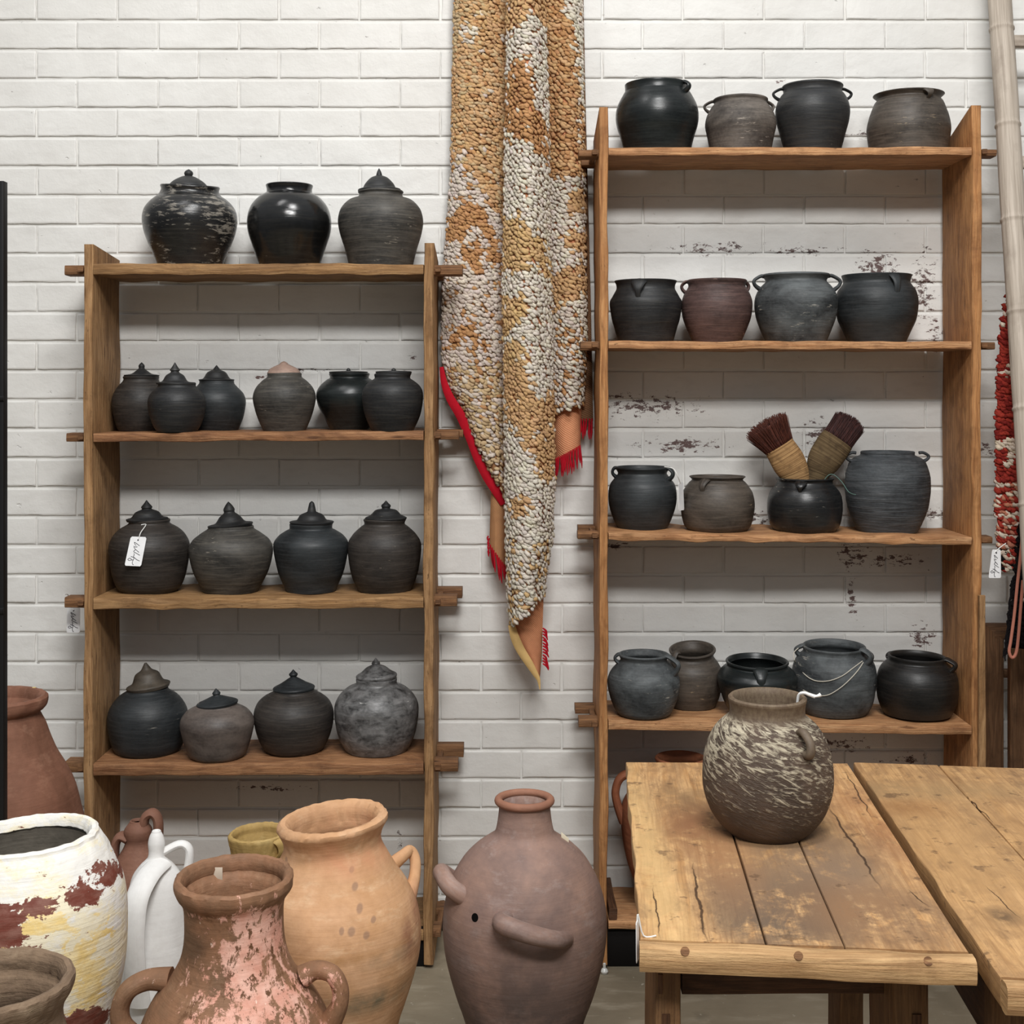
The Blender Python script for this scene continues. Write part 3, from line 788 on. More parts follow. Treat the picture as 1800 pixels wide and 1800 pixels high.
def torus_ring(c, R, r, tiltx=0., tilty=0., seg=64, n=12, rough=0., seed=0.):
    secs = []
    for k in range(seg):
        th = math.pi/2+2*math.pi*k/seg; cx, sx = math.cos(th), math.sin(th)
        rr = r*(1+rough*mn.noise(Vector((cx*6+seed, sx*6, 1))))
        secs.append([(c[0]+(R+rr*math.cos(q))*cx, c[1]+(R+rr*math.cos(q))*sx, c[2]+rr*math.sin(q)+tiltx*R*cx+tilty*R*sx)
                     for q in (2*math.pi*j/n for j in range(n))])
    secs.append(secs[0])
    return loft(secs, caps=False)


FL = dict(group='earthenware jars standing on the floor')


def big(name, label, cat, cx, Y, prof, m, lip=.012, wall=.012, inner=.5, tilt=None, rr=0., wob=.02, parts=None, z0=0., group='earthenware jars standing on the floor'):
    s = Y/F; x = Xw(cx, Y)
    g, full = vessel(prof, cx, Y, z0, lip=lip, wall=wall, inner=inner, seg=112, wob=wob, seed=cx*.11+Y, tilt=tilt,
                     rough_rim=rr, rimz=Zw(prof[-1][0], Y)-z0-.03)
    if not parts:
        return tag(mk(name, g, m, origin=(x, Y, z0)), label, cat, group)
    root = empty(name, (x, Y, z0), label, cat, group)
    mk('body', g, m, root)
    for nm, geo, mm, lb in parts: mk(nm, geo, mm or m, root, label=lb)
    return root


def q(cx, Y, px, py, dy=0.): return (Xw(px, Y+dy), Y+dy, Zw(py, Y+dy))


# --- purple-brown urn in the middle
Yu = 2.9
u_prof = [(2004, 52), (1950, 58), (1900, 67), (1850, 84), (1800, 102), (1775, 110), (1750, 119), (1712, 130), (1675, 139), (1637, 144), (1612, 144), (1587, 141),
          (1550, 130), (1512, 109), (1490, 89), (1475, 69), (1464, 54), (1450, 49), (1424, 45.5), (1414, 46)]
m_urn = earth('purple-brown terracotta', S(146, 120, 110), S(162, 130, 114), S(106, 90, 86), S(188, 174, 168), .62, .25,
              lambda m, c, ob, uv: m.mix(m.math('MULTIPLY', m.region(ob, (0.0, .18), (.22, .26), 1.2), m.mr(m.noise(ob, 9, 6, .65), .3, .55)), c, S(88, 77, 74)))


def surf(prof, cx, Y, px, py, off=.002):
    """point on the camera-facing side of a turned body, from a pixel on it"""
    ys = sorted(prof)
    hw = ys[0][1]
    for (y0, h0), (y1, h1) in zip(ys, ys[1:]):
        if y0 <= py <= y1: hw = h0+(h1-h0)*(py-y0)/max(1e-6, y1-y0); break
    d = math.sqrt(max(hw*hw-(px-cx)**2, 0))*Y/F
    Yp = Y-d-off
    return Vector((lx(px, cx, Y)+Xw(cx, Y), Yp, Zw(py, Y)))


su = Yu/F; cu = Vector((Xw(922, Yu), Yu, 0))
hA, hB = surf(u_prof, 922, Yu, 890, 1577, -.006), surf(u_prof, 922, Yu, 985, 1600, -.006)
front_h = tube([hA+Vector((0, .01, .01)), hA+Vector((-.006, -.036, .018)), (hA+hB)/2+Vector((-.012, -.058, .020)), hB+Vector((-.016, -.042, .014)), hB+Vector((.006, .004, -.002))],
               [.020, .020, .019, .0175, .017], 14, 6)
lug = tube([cu+Vector((-.115, -.075, Zw(1558, Yu))), cu+Vector((-.150, -.078, Zw(1541, Yu)+.003)), cu+Vector((-.170, -.045, Zw(1527, Yu))),
            cu+Vector((-.176, .0, Zw(1533, Yu))), cu+Vector((-.162, .04, Zw(1553, Yu))), cu+Vector((-.130, .05, Zw(1574, Yu)))], [.020, .0195, .0185, .018, .0175, .018], 14, 6)
hole = surf(u_prof, 922, Yu, 838, 1571, .0005)
hd = Vector((hole.x-cu.x, hole.y-cu.y, .04)).normalized()
hole_g = tube([hole-hd*.004, hole+hd*.0008], .0085, 18, 1)
lab = surf(u_prof, 922, Yu, 992, 1478, -.02)
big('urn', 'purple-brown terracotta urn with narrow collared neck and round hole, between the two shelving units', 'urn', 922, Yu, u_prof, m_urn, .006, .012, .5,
    parts=[('rim', torus_ring((cu.x, cu.y, Zw(1405, Yu)-.002), 46*su, .0085), earth('terracotta rim', S(158, 112, 90), S(146, 102, 82), S(120, 86, 70), S(170, 130, 110), .65), None),
           ('handle', front_h, None, None), ('handle', lug, None, None),
           ('vent_hole', hole_g, plain('dark hole', S(10, 8, 8), .9, .1), 'small round black hole'),
           ('sticker', board((cu.x+.078, Yu-.001, Zw(1484, Yu)), (cu.x+.094, Yu+.001, Zw(1468, Yu)), 0, .0004, 2, 0,
                             fn=lambda p, t: [p[0], p[1], p[2]-(p[0]-cu.x-.086)*.85]), plain('cream paper', S(226, 216, 190), .7), 'small cream paper sticker')])

# --- big orange jar
Yo = 2.6
o_prof = [(2157, 58), (2100, 62), (2000, 74), (1900, 92), (1800, 116), (1765, 127), (1730, 138), (1695, 148), (1672, 153), (1636, 155.5), (1602, 151), (1578, 143),
          (1555, 129), (1532, 112), (1508, 97), (1488, 86.5), (1472, 85), (1458, 90), (1446, 97)]


def o_extra(m, c, ob, uv):
    for px, py, rx, ry in ((628, 1499, 4, 5), (635, 1523, 5, 6), (645, 1553, 5, 7), (668, 1572, 4, 5), (634, 1583, 6, 7), (658, 1592, 5, 6), (618, 1581, 4, 6), (511, 1496, 3, 5)):
        c = m.mix(m.math('MULTIPLY', m.region(ob, (lx(px, 585, Yo), Zw(py, Yo)), (rx*Yo/F, ry*Yo/F), .5), .75), c, S(150, 118, 96))
    n = m.noise(ob, 14, 6, .6)
    for px, py, rx, ry, col in ((660, 1705, 45, 18, S(122, 112, 90)), (548, 1690, 40, 22, S(140, 96, 62)), (728, 1620, 12, 40, S(140, 88, 68)), (600, 1625, 110, 7, S(168, 124, 80)),
                                (690, 1640, 30, 10, S(152, 130, 104)), (640, 1476, 60, 26, S(206, 146, 110))):
        r = m.region(ob, (lx(px, 585, Yo), Zw(py, Yo)), (rx*Yo/F, ry*Yo/F), 1.4)
        c = m.mix(m.math('MULTIPLY', r, m.mr(n, .36, .6)), c, col)
    return c


m_or = earth('orange earthenware', S(212, 168, 130), S(196, 150, 108), S(160, 118, 82), S(232, 202, 166), .7, .3, o_extra, .6, 8.)
so = Yo/F; coX = Xw(585, Yo)
oh = tube([(Xw(686, Yo), Yo+.04, Zw(1533, Yo)), (Xw(705, Yo), Yo+.055, Zw(1521, Yo)), (Xw(716, Yo), Yo+.075, Zw(1519, Yo)), (Xw(725, Yo), Yo+.07, Zw(1534, Yo)), (Xw(725, Yo), Yo+.05, Zw(1560, Yo)),
           (Xw(716, Yo), Yo+.025, Zw(1590, Yo))], [.013, .0105, .0095, .0095, .010, .013], 12, 5, 1.15)
oh2 = tube([(2*coX-Xw(697, Yo), Yo-.02, Zw(1531, Yo)), (2*coX-Xw(722, Yo), Yo-.02, Zw(1517, Yo)), (2*coX-Xw(735, Yo), Yo-.015, Zw(1534, Yo)), (2*coX-Xw(734, Yo), Yo, Zw(1560, Yo)),
            (2*coX-Xw(716, Yo), Yo, Zw(1590, Yo))], [.011, .009, .009, .0095, .012], 12, 5, 1.5)
big('storage_jar', 'large pale orange earthenware jar with flared mouth, behind the pink-flaked jar', 'jar', 585, Yo, o_prof, m_or, .016, .012, .55,
    tilt=(.10, .02, .62, .74), rr=.0022, parts=[('handle', oh, None, None), ('handle', oh2, None, None)])

# --- pink-flaked jar in front
Yp = 2.27
p_prof = [(2349, 75), (2250, 100), (2100, 142), (1950, 176), (1860, 179), (1800, 165), (1760, 146), (1730, 124), (1707, 107), (1683, 95), (1660, 89), (1637, 86.5), (1612, 86),
          (1590, 87), (1576, 91), (1566, 98), (1556, 103), (1546, 104)]


def p_extra(m, c, ob, uv):
    n = m.noise(m.mp(ob, (1.6, 1.6, 1)), 26, 10, .76, .4)
    t = None
    sp_ = m.node('ShaderNodeSeparateXYZ'); m.link(ob, sp_.inputs[0]); front = m.mr(sp_.outputs[1], .02, -.02)
    for px, py, rx, ry, k in ((455, 1650, 66, 74, .17), (470, 1620, 30, 40, .07), (530, 1745, 60, 40, .12), (440, 1740, 70, 34, .1), (360, 1720, 26, 60, .1), (410, 1580, 110, 7, .1), (590, 1720, 24, 40, .08)):
        r = m.math('MULTIPLY', m.region(ob, (lx(px, 412, Yp), Zw(py, Yp)), (rx*Yp/F, ry*Yp/F), 1.3), k)
        t = r if t is None else m.math('ADD', t, r)
    t = m.math('MULTIPLY', t, front)
    e = m.math('ADD', n, t)
    pk = m.mix(m.mr(m.noise(ob, 24, 6, .65), .35, .6), S(228, 182, 164), S(210, 152, 132))
    c = m.mix(m.mr(e, .62, .66), c, pk)
    fk = m.noise(m.mp(ob, (1.5, 1.5, 1), (8, 1, 2)), 40, 7, .74)
    c = m.mix(m.math('MULTIPLY', m.mr(fk, .565, .6), m.mr(t, .04, .14)), c, S(104, 72, 50))
    c = m.mix(m.mr(m.math('SUBTRACT', m.noise(m.mp(ob, (2, 2, 1), (3, 3, 0)), 30, 6, .7), m.math('MULTIPLY', t, -.3)), .7, .73, 0, .9), c, S(240, 214, 196))
    return c


m_pink = earth('brown earthenware with pink paint flakes', S(152, 110, 82), S(128, 96, 72), S(82, 66, 52), S(178, 144, 114), .62, .45, p_extra, .4, 11.)
sp = Yp/F; cp = Vector((Xw(412, Yp), Yp, 0))
ph_l = tube([q(0, Yp, 300, 1722), q(0, Yp, 262, 1722), q(0, Yp, 228, 1738, -.01), q(0, Yp, 212, 1768, -.01), q(0, Yp, 214, 1800, -.01), q(0, Yp, 236, 1830)],
            [.020, .017, .0155, .0155, .017, .022], 14, 6, 1.2, (0, 1, 0))
ph_r = tube([q(0, Yp, 532, 1716), q(0, Yp, 556, 1705), q(0, Yp, 584, 1712, -.01), q(0, Yp, 598, 1738, -.01), q(0, Yp, 596, 1768, -.01), q(0, Yp, 578, 1800)],
            [.018, .015, .0135, .0135, .0145, .020], 14, 6, 1.2, (0, 1, 0))
fb = Yp-150*sp
ph_f = tube([(Xw(412, Yp), fb+.03, Zw(1768, Yp)), (Xw(412, Yp), fb-.015, Zw(1776, Yp)), (Xw(412, Yp), fb-.04, Zw(1800, Yp)), (Xw(412, Yp), fb-.045, Zw(1840, Yp)), (Xw(412, Yp), fb-.02, Zw(1880, Yp))],
            [.018, .0165, .016, .016, .02], 14, 6, 1.2, (1, 0, 0))
big('three_handled_jar', 'brown earthenware jar with flaking pink paint and loop handles, nearest jar in front', 'jar', 412, Yp, p_prof, m_pink, .011, .011, .5, tilt=(.01, .03, .6, .76), rr=.002,
    parts=[('handle', ph_l, None, None), ('handle', ph_r, None, None), ('handle', ph_f, None, None),
           ('sticker', board((Xw(372, Yp+.068), Yp+.068, Zw(1549, Yp+.068)), (Xw(391, Yp+.068), Yp+.069, Zw(1525, Yp+.068)), 0, .0003, 2, 0), plain('buff paper', S(216, 200, 180), .7), 'small square buff sticker inside the rim')])

# --- white jar with flaking paint
Yv = 2.4
v_prof = [(2280, 95), (2150, 102), (2000, 118), (1900, 128), (1800, 143), (1766, 149), (1731, 156), (1697, 163), (1662, 167), (1628, 168.5), (1593, 167.5), (1559, 162), (1531, 151), (1505, 138),
          (1490, 130), (1480, 123), (1474, 118)]


def v_extra(m, c, ob, uv):
    n = m.noise(m.mp(ob, (1, 1, 1.7)), 21, 10, .72, .35)
    n2 = m.noise(m.mp(ob, (1, 1, 2.3), (4, 1, 2)), 20, 9, .7, .4)
    def field(lst, soft):
        t = None
        for px, py, rx, ry, k in lst:
            r = m.math('MULTIPLY', m.region(ob, (lx(px, 52, Yv), Zw(py, Yv)), (rx*Yv/F, ry*Yv/F), soft), k)
            t = r if t is None else m.math('MAXIMUM', t, r)
        return t
    yl = field(((122, 1562, 46, 30, .26), (80, 1625, 85, 24, .24), (178, 1655, 34, 85, .27), (40, 1580, 100, 70, .12), (20, 1680, 60, 22, .16)), 1.3)
    c2 = m.mix(m.mr(m.math('ADD', n2, yl), .68, .71), m.mix(m.mr(m.math('ADD', n, yl), .5, .62), S(234, 231, 224), S(238, 228, 200)), m.mix(m.mr(n, .4, .6), S(236, 206, 136), S(244, 226, 180)))
    rd = field(((40, 1566, 70, 40, .36), (184, 1528, 30, 34, .24), (12, 1645, 34, 22, .36), (155, 1768, 44, 40, .38), (110, 1680, 55, 45, .10), (60, 1600, 120, 120, .09), (85, 1545, 60, 22, .2)), .8)
    e = m.math('ADD', n, rd)
    up = m.mr(m.math('ADD', m.math('MULTIPLY', n, .04), 0.), 0, 1)
    red = m.mix(m.mr(n2, .4, .62), S(112, 58, 46), S(134, 92, 80))
    return m.mix(m.mr(e, .665, .68), c2, red)


m_white = earth('white and yellow flaking paint over red clay', S(230, 228, 222), S(230, 228, 222), S(205, 200, 190), S(240, 238, 232), .6, .45, v_extra, .2)
m_inside = earth('dark inside of jar', S(120, 114, 104), S(140, 132, 120), S(70, 66, 60), S(170, 162, 148), .7)
cv = (Xw(52, Yv), Yv, 0)
gi = lathe([(94*Yv/F, .42), (112*Yv/F, .58), (122*Yv/F, .66), (122*Yv/F, .71), (114*Yv/F, .755), (101*Yv/F, .793)], (cv[0], cv[1], 0), 96, .004, cap=False)
big('storage_jar', 'big white painted jar with patches of red and yellow, at the left edge', 'jar', 52, Yv, v_prof, m_white, .012, .014, .55, tilt=(.04, .0, .66, .8), rr=.0025,
    parts=[('lining', gi, m_inside, 'dark unpainted inside')])

# --- grey-brown pot in the bottom left corner
Yg = 1.9
g_prof = [(2700, 100), (2500, 140), (2250, 172), (2050, 172), (1900, 150), (1830, 124), (1795, 116), (1772, 119), (1756, 127), (1740, 134), (1730, 136)]
m_gb = earth('rough grey-brown clay', S(138, 116, 94), S(116, 96, 78), S(82, 66, 54), S(176, 156, 130), .85, .8)
big('planter_pot', 'rough grey-brown pot with thick rolled rim, in the bottom left corner', 'pot', -10, Yg, g_prof, m_gb, .012, .011, .45, rr=.003,
    parts=[('inside', lathe([(96*Yg/F, .55), (104*Yg/F, .62), (106*Yg/F, .69), (112*Yg/F, .74), (122*Yg/F, .765)], (Xw(-10, Yg), Yg, 0), 96, .006, cap=False),
            earth('dark rough inside', S(98, 82, 68), S(78, 64, 52), S(56, 46, 38), S(120, 102, 84), .9, .9), 'dark rough inside')])

# --- tall terracotta urn behind, far left
Yt = 3.3
t_prof = [(1843, 95), (1800, 110), (1740, 140), (1660, 164), (1580, 168), (1500, 160), (1431, 143), (1390, 132), (1359, 119), (1328, 102), (1300, 91), (1276, 83), (1262, 76), (1252, 72), (1247, 79), (1240, 84), (1232, 85.5)]
m_tc = earth('terracotta', S(140, 98, 78), S(124, 84, 66), S(98, 66, 50), S(176, 134, 110), .72, .3)
big('urn', 'tall conical terracotta urn behind the black post at the left edge', 'urn', -5, Yt, t_prof, m_tc, .016, .03, .6, rr=.002,
    parts=[('sticker', lathe([(.001, 0), (.0048, .0002), (.0048, .0008), (.001, .001)], (Xw(63, Yt), Yt-.012, Zw(1209, Yt)+.003), 14, 0), plain('yellow dot', S(220, 196, 130), .6), 'tiny yellow dot sticker on the rim')])

# --- brown jug
Yj = 3.3
j_prof = [(1843, 40), (1800, 48), (1740, 56), (1660, 59), (1600, 56), (1550, 50), (1525, 44), (1505, 35), (1490, 26), (1478, 22), (1468, 24), (1458, 24), (1450, 19), (1444, 14.5)]
m_jug = earth('brown jug clay', S(140, 100, 82), S(122, 86, 70), S(96, 66, 54), S(158, 122, 102), .7)
jl = tube([q(0, Yj, 226, 1474), q(0, Yj, 212, 1470), q(0, Yj, 203, 1484), q(0, Yj, 201, 1510), q(0, Yj, 205, 1545), q(0, Yj, 206, 1578)], [.012, .011, .0105, .011, .012, .014], 12, 5, 2.0, (0, 1, 0))
jr = tube([q(0, Yj, 252, 1452), q(0, Yj, 256, 1436), q(0, Yj, 268, 1429), q(0, Yj, 277, 1440), q(0, Yj, 278, 1464), q(0, Yj, 272, 1500)], [.012, .011, .011, .011, .012, .014], 12, 5, 1.8, (0, 1, 0))
big('jug', 'brown two-handled clay jug half hidden behind the white jug', 'jug', 243, Yj, j_prof, m_jug, .004, .006, .5, parts=[('handle', jl, None, None), ('handle', jr, None, None)])

# --- white jug
Yw = 2.95
w_prof = [(1982, 46), (1900, 58), (1800, 63), (1720, 62), (1660, 59), (1610, 54), (1570, 49), (1540, 42), (1522, 30), (1512, 20), (1506, 15), (1496, 13.5), (1482, 14.5), (1470, 12), (1462, 8)]
m_wj = earth('chalky white paint', S(234, 233, 230), S(226, 225, 222), S(204, 200, 196), S(242, 240, 238), .6, .16, None, .3)
wx = 288
wf = tube([(Xw(285, Yw), Yw-.01, Zw(1514, Yw)), (Xw(272, Yw), Yw-.055, Zw(1524, Yw)), (Xw(262, Yw), Yw-.095, Zw(1552, Yw)), (Xw(259, Yw), Yw-.105, Zw(1600, Yw)), (Xw(259, Yw), Yw-.10, Zw(1660, Yw)),
           (Xw(262, Yw), Yw-.085, Zw(1735, Yw))], [.013, .013, .0125, .012, .012, .014], 14, 6, 2.1, (1, 0, 0))
wr = tube([(Xw(281, Yw), Yw+.01, Zw(1503, Yw)), (Xw(310, Yw), Yw+.02, Zw(1490, Yw)), (Xw(327, Yw), Yw+.02, Zw(1496, Yw)), (Xw(329, Yw), Yw+.02, Zw(1520, Yw)), (Xw(322, Yw), Yw+.02, Zw(1560, Yw))],
          [.009, .009, .009, .010, .012], 12, 5, 1.6, (0, 1, 0))
big('jug', 'white painted jug with a knobbed neck and broad strap handles, beside the flaking white jar', 'jug', wx-13, Yw, [(y, h) for y, h in w_prof], m_wj, .004, .006, .5,
    parts=[('handle', wf, None, None), ('handle', wr, None, None)])

# --- yellow pot
Yy = 3.2
y_prof = [(1880, 45), (1800, 55), (1700, 60), (1600, 56), (1540, 51), (1505, 47), (1488, 48), (1474, 51), (1466, 52)]
m_y = earth('yellow ochre clay', S(196, 166, 104), S(178, 148, 92), S(138, 112, 70), S(214, 190, 134), .65)
ysp = spout_geo(Vector((Xw(454, Yy), Yy, 0)), -30, Zw(1464, Yy), 50*Yy/F, Zw(1500, Yy), 47*Yy/F, .05, .025, .012)
big('yellow_pot', 'yellow ochre clay pot with pinched lip, partly hidden behind the orange jar', 'pot', 454, Yy, y_prof, m_y, .008, .008, .6, tilt=(.05, .02, .4, .55), rr=.002, parts=[('spout', ysp, None, None)])

# --- two-handled terracotta jar standing on the right unit's bottom board
Yh = 3.85; zb5 = ZR[4](Xw(1196, Yh))
h_prof = [(1612, 56), (1600, 60), (1570, 72), (1530, 88), (1504, 96), (1468, 103), (1436, 105), (1410, 100), (1388, 84), (1368, 62), (1352, 47), (1342, 42), (1334, 45)]
m_h = earth('red-brown terracotta', S(150, 92, 64), S(130, 80, 56), S(96, 56, 40), S(156, 104, 76), .65)
hl = tube([q(0, Yh, 1150, 1366), q(0, Yh, 1118, 1358), q(0, Yh, 1092, 1366), q(0, Yh, 1082, 1390), q(0, Yh, 1086, 1416), q(0, Yh, 1097, 1444)], [.014, .013, .012, .0115, .012, .015], 12, 5, 1.4, (0, 1, 0))
hr = tube([q(0, Yh, 1242, 1366), q(0, Yh, 1274, 1358), q(0, Yh, 1300, 1366), q(0, Yh, 1310, 1390), q(0, Yh, 1306, 1416), q(0, Yh, 1295, 1444)], [.014, .013, .012, .0115, .012, .015], 12, 5, 1.4, (0, 1, 0))
big('storage_jar', 'red-brown two-handled terracotta jar on the right unit\'s bottom board, behind the table', 'jar', 1196, Yh, h_prof, m_h, .008, .008, .5, z0=zb5,
    parts=[('handle', hl, None, None), ('handle', hr, None, None)])
tag(mk('wooden_batten', board((Xw(1071, YF), 3.762, ZR[4](.3)), (Xw(1083, YF)+.004, 4.0, ZR[4](.3)+.032), 1, .003, 14, .002, 3), W_dark, origin=(Xw(1077, YF), 3.88, ZR[4](.3))),
    'short brown wooden batten lying front to back on the right unit\'s bottom board', 'batten')

# --- black metal post at the left edge
tag(mk('metal_post', join(board((Xw(-8, 3.0), 3.0, 0), (Xw(6, 3.0), 3.025, Zw(318, 3.0)), 2, .001, 6, 0),
                          board((Xw(-8, 3.0), 2.994, Zw(704, 3)), (Xw(7.5, 3.0), 3.0, Zw(696, 3)), 0, .001, 2, 0),
                          board((Xw(-8, 3.0), 2.994, Zw(1078, 3)), (Xw(7.5, 3.0), 3.0, Zw(1068, 3)), 0, .001, 2, 0)),
       plain('black steel', S(14, 14, 15), .45, .4), origin=(Xw(0, 3.0), 3.0, 0)), 'thin upright black metal post at the left edge of the view', 'post')

# ------------------------------------------------------------------ tables
ZT = .78


def pt(px, py):
    Y = (H-ZT)*F/(py-PY); return (Xw(px, Y), Y)


def wood_top(name, light, mid, dark, origin, stains_and_shadow, cracks, rough=.6):
    m = M(name); uv = m.tc('UV'); ob = m.tc('Object'); r = m.rnd()
    cx = m.node('ShaderNodeCombineXYZ'); m.link(m.math('MULTIPLY', r, 13.), cx.inputs[0]); m.link(m.math('MULTIPLY', r, 37.), cx.inputs[1])
    v = m.vadd(uv, cx.outputs[0])
    g1 = m.noise(m.mp(v, (2.6, 34, 1)), 1.5, 7, .62, 1.1); g2 = m.noise(m.mp(v, (7, 240, 1)), 1., 4, .6, .2)
    rg_ = m.math('SINE', m.math('MULTIPLY', m.noise(m.mp(v, (.8, 6, 1), (2, 3, 0)), 1.6, 3, .5, .4), 60.))
    c = m.mix(m.mr(g1, .36, .66), light, mid)
    c = m.mix(m.mr(rg_, -.2, 1, 0, .26), c, dark)
    c = m.mix(m.mr(g2, .48, .74, 0, .6), c, dark)
    bl = m.noise(m.mp(ob, (1, .55, 1)), 13, 9, .72, .6)
    c = m.mix(m.mr(bl, .44, .62, 0, .7), c, S(148, 114, 80))
    c = m.mix(m.mr(m.noise(m.mp(ob, (1.6, .6, 1), (9, 2, 0)), 13, 7, .7, .4), .53, .66, 0, .6), c, S(112, 84, 60))
    fine = m.noise(m.mp(ob, (1, 1, 1)), 38, 6, .7)
    for px, py, rx, ry, col, k in stains_and_shadow:
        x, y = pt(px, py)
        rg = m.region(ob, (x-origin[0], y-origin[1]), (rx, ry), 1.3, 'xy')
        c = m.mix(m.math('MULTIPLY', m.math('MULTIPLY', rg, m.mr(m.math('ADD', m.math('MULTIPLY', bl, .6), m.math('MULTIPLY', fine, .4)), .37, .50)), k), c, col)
    dk = m.mr(m.noise(m.mp(ob, (1, 1, 1), (3, 7, 0)), 24, 5, .65), .61, .67, 0, .6)
    c = m.mix(dk, c, S(92, 70, 52))
    cr = None
    for (ax, ay), (bx, by), wd in cracks:
        a, b = pt(ax, ay), pt(bx, by); mx, my = (a[0]+b[0])/2-origin[0], (a[1]+b[1])/2-origin[1]
        ln = math.hypot(a[0]-b[0], a[1]-b[1])/2; an = math.atan2(a[0]-b[0], a[1]-b[1]) if a[1] > b[1] else math.atan2(b[0]-a[0], b[1]-a[1])
        v1 = m.mp(ob, loc=(-mx, -my, 0)); v1 = m.mp(v1, rot=(0, 0, an))
        w1 = m.node('ShaderNodeVectorMath', operation='ADD'); m.link(v1, w1.inputs[0])
        cb = m.node('ShaderNodeCombineXYZ'); m.link(m.math('MULTIPLY', m.math('SUBTRACT', m.noise(ob, 14, 4), .5), .02), cb.inputs[0]); m.link(cb.outputs[0], w1.inputs[1])
        rg = m.region(w1.outputs[0], (0, 0), (wd, ln), .7, 'xy')
        cr = rg if cr is None else m.math('MAXIMUM', cr, rg)
    h = m.math('ADD', g1, m.math('MULTIPLY', g2, .5))
    if cr is not None:
        c = m.mix(m.mr(cr, .2, .9, 0, .88), c, S(58, 40, 28)); h = m.math('SUBTRACT', h, m.math('MULTIPLY', cr, 3.))
    b = m.bump(h, .4, .003); b = m.bump(fine, .25, .003, b)
    return m.out(c, rough, b, .3)


RO = (.46, 2.47)
Q1 = [pt(1128, 1668), pt(1715, 1692), pt(1490, 1342), pt(1100, 1340)]        # fl, fr, br, bl
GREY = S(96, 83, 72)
st1 = [(1385, 1600, .085, .16, GREY, .9), (1290, 1560, .06, .13, GREY, .75), (1475, 1540, .06, .16, S(120, 104, 90), .8), (1575, 1610, .09, .08, GREY, .75), (1230, 1452, .055, .13, S(118, 74, 50), .85),  # reddish patch left of the jar: part stain, part its painted shadow
       (1180, 1400, .05, .09, S(140, 112, 80), .6), (1540, 1450, .05, .22, S(168, 112, 72), .5), (1400, 1500, .13, .24, S(138, 112, 88), .75), (1320, 1630, .05, .06, GREY, .6), (1440, 1590, .05, .1, GREY, .7), (1520, 1600, .1, .1, S(150, 112, 78), .7), (1260, 1500, .05, .2, S(170, 124, 84), .6), (1140, 1500, .03, .6, S(226, 190, 132), .5)]
cr1 = [((1217, 1522), (1240, 1649), .0022), ((1460, 1422), (1542, 1551), .0024), ((1150, 1565), (1159, 1640), .0013), ((1489, 1360), (1530, 1433), .0015), ((1600, 1565), (1628, 1590), .0013)]
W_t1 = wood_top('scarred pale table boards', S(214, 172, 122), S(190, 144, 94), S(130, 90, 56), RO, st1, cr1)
W_leg = wood('brown table legs', S(150, 114, 78), S(126, 92, 60), S(78, 54, 36), .65, pits=.3)
W_end = wood('pale breadboard end', S(222, 184, 134), S(200, 158, 110), S(140, 102, 66), .6)


def bil(Q, u, v):
    fl, fr, br, bl = Q
    return ((fl[0]*(1-u)+fr[0]*u)*(1-v)+(bl[0]*(1-u)+br[0]*u)*v, (fl[1]*(1-u)+fr[1]*u)*(1-v)+(bl[1]*(1-u)+br[1]*u)*v)


def top_board(Q, u0, u1, v0, v1, th, axis, seed, wob=.002, ch=.004, n=40, edge_l=0.):
    def fn(p, t):
        if edge_l and p[0] < u0+.03: p[0] += edge_l*mn.noise(Vector((p[1]*9, seed, 2)))
        x, y = bil(Q, p[0], p[1]); return [x, y, p[2]]
    return board((u0, v0, ZT-th), (u1, v1, ZT), axis, ch, n, wob, seed, fn, 4.)


t1 = empty('work_table', (RO[0], RO[1], 0), 'worn narrow wooden table with scarred boards, under the cream-speckled jar', 'table', 'old wooden tables')
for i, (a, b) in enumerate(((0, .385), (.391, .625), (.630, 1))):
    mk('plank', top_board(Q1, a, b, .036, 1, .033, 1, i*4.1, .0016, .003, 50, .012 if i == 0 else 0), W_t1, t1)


def fn_end(p, t):
    x, y = bil(Q1, p[0], p[1]); return [x, y, p[2]+.001*math.sin(p[0]*7)]


mk('breadboard_end', board((-.006, -.002, ZT-.037), (1.004, .0355, ZT+.0015), 0, .010, 40, .003, 8, fn_end), W_end, t1)
for px in (1207, 1411, 1640):
    u = (px-1128)/594.; x, y = bil(Q1, u, .0)
    mk('peg', tube([(x, y+.018, ZT-.014), (x, y+.0012, ZT-.0012)], .0066, 16, 1), W_wedge, t1, label='round wooden peg set in the table\'s front end')


def leg(root, x0, x1, y0, y1, z1, mat_, sx=0., sy=0., seed=0., z0=0.):
    """leg board; its foot is splayed by (sx, sy)"""
    return mk('leg', board((x0, y0, z0), (x1, y1, z1), 2, .005, 26, .004, seed,
                           lambda p, t: [p[0]+sx*(1-t), p[1]+sy*(1-t), p[2]]), mat_, root)


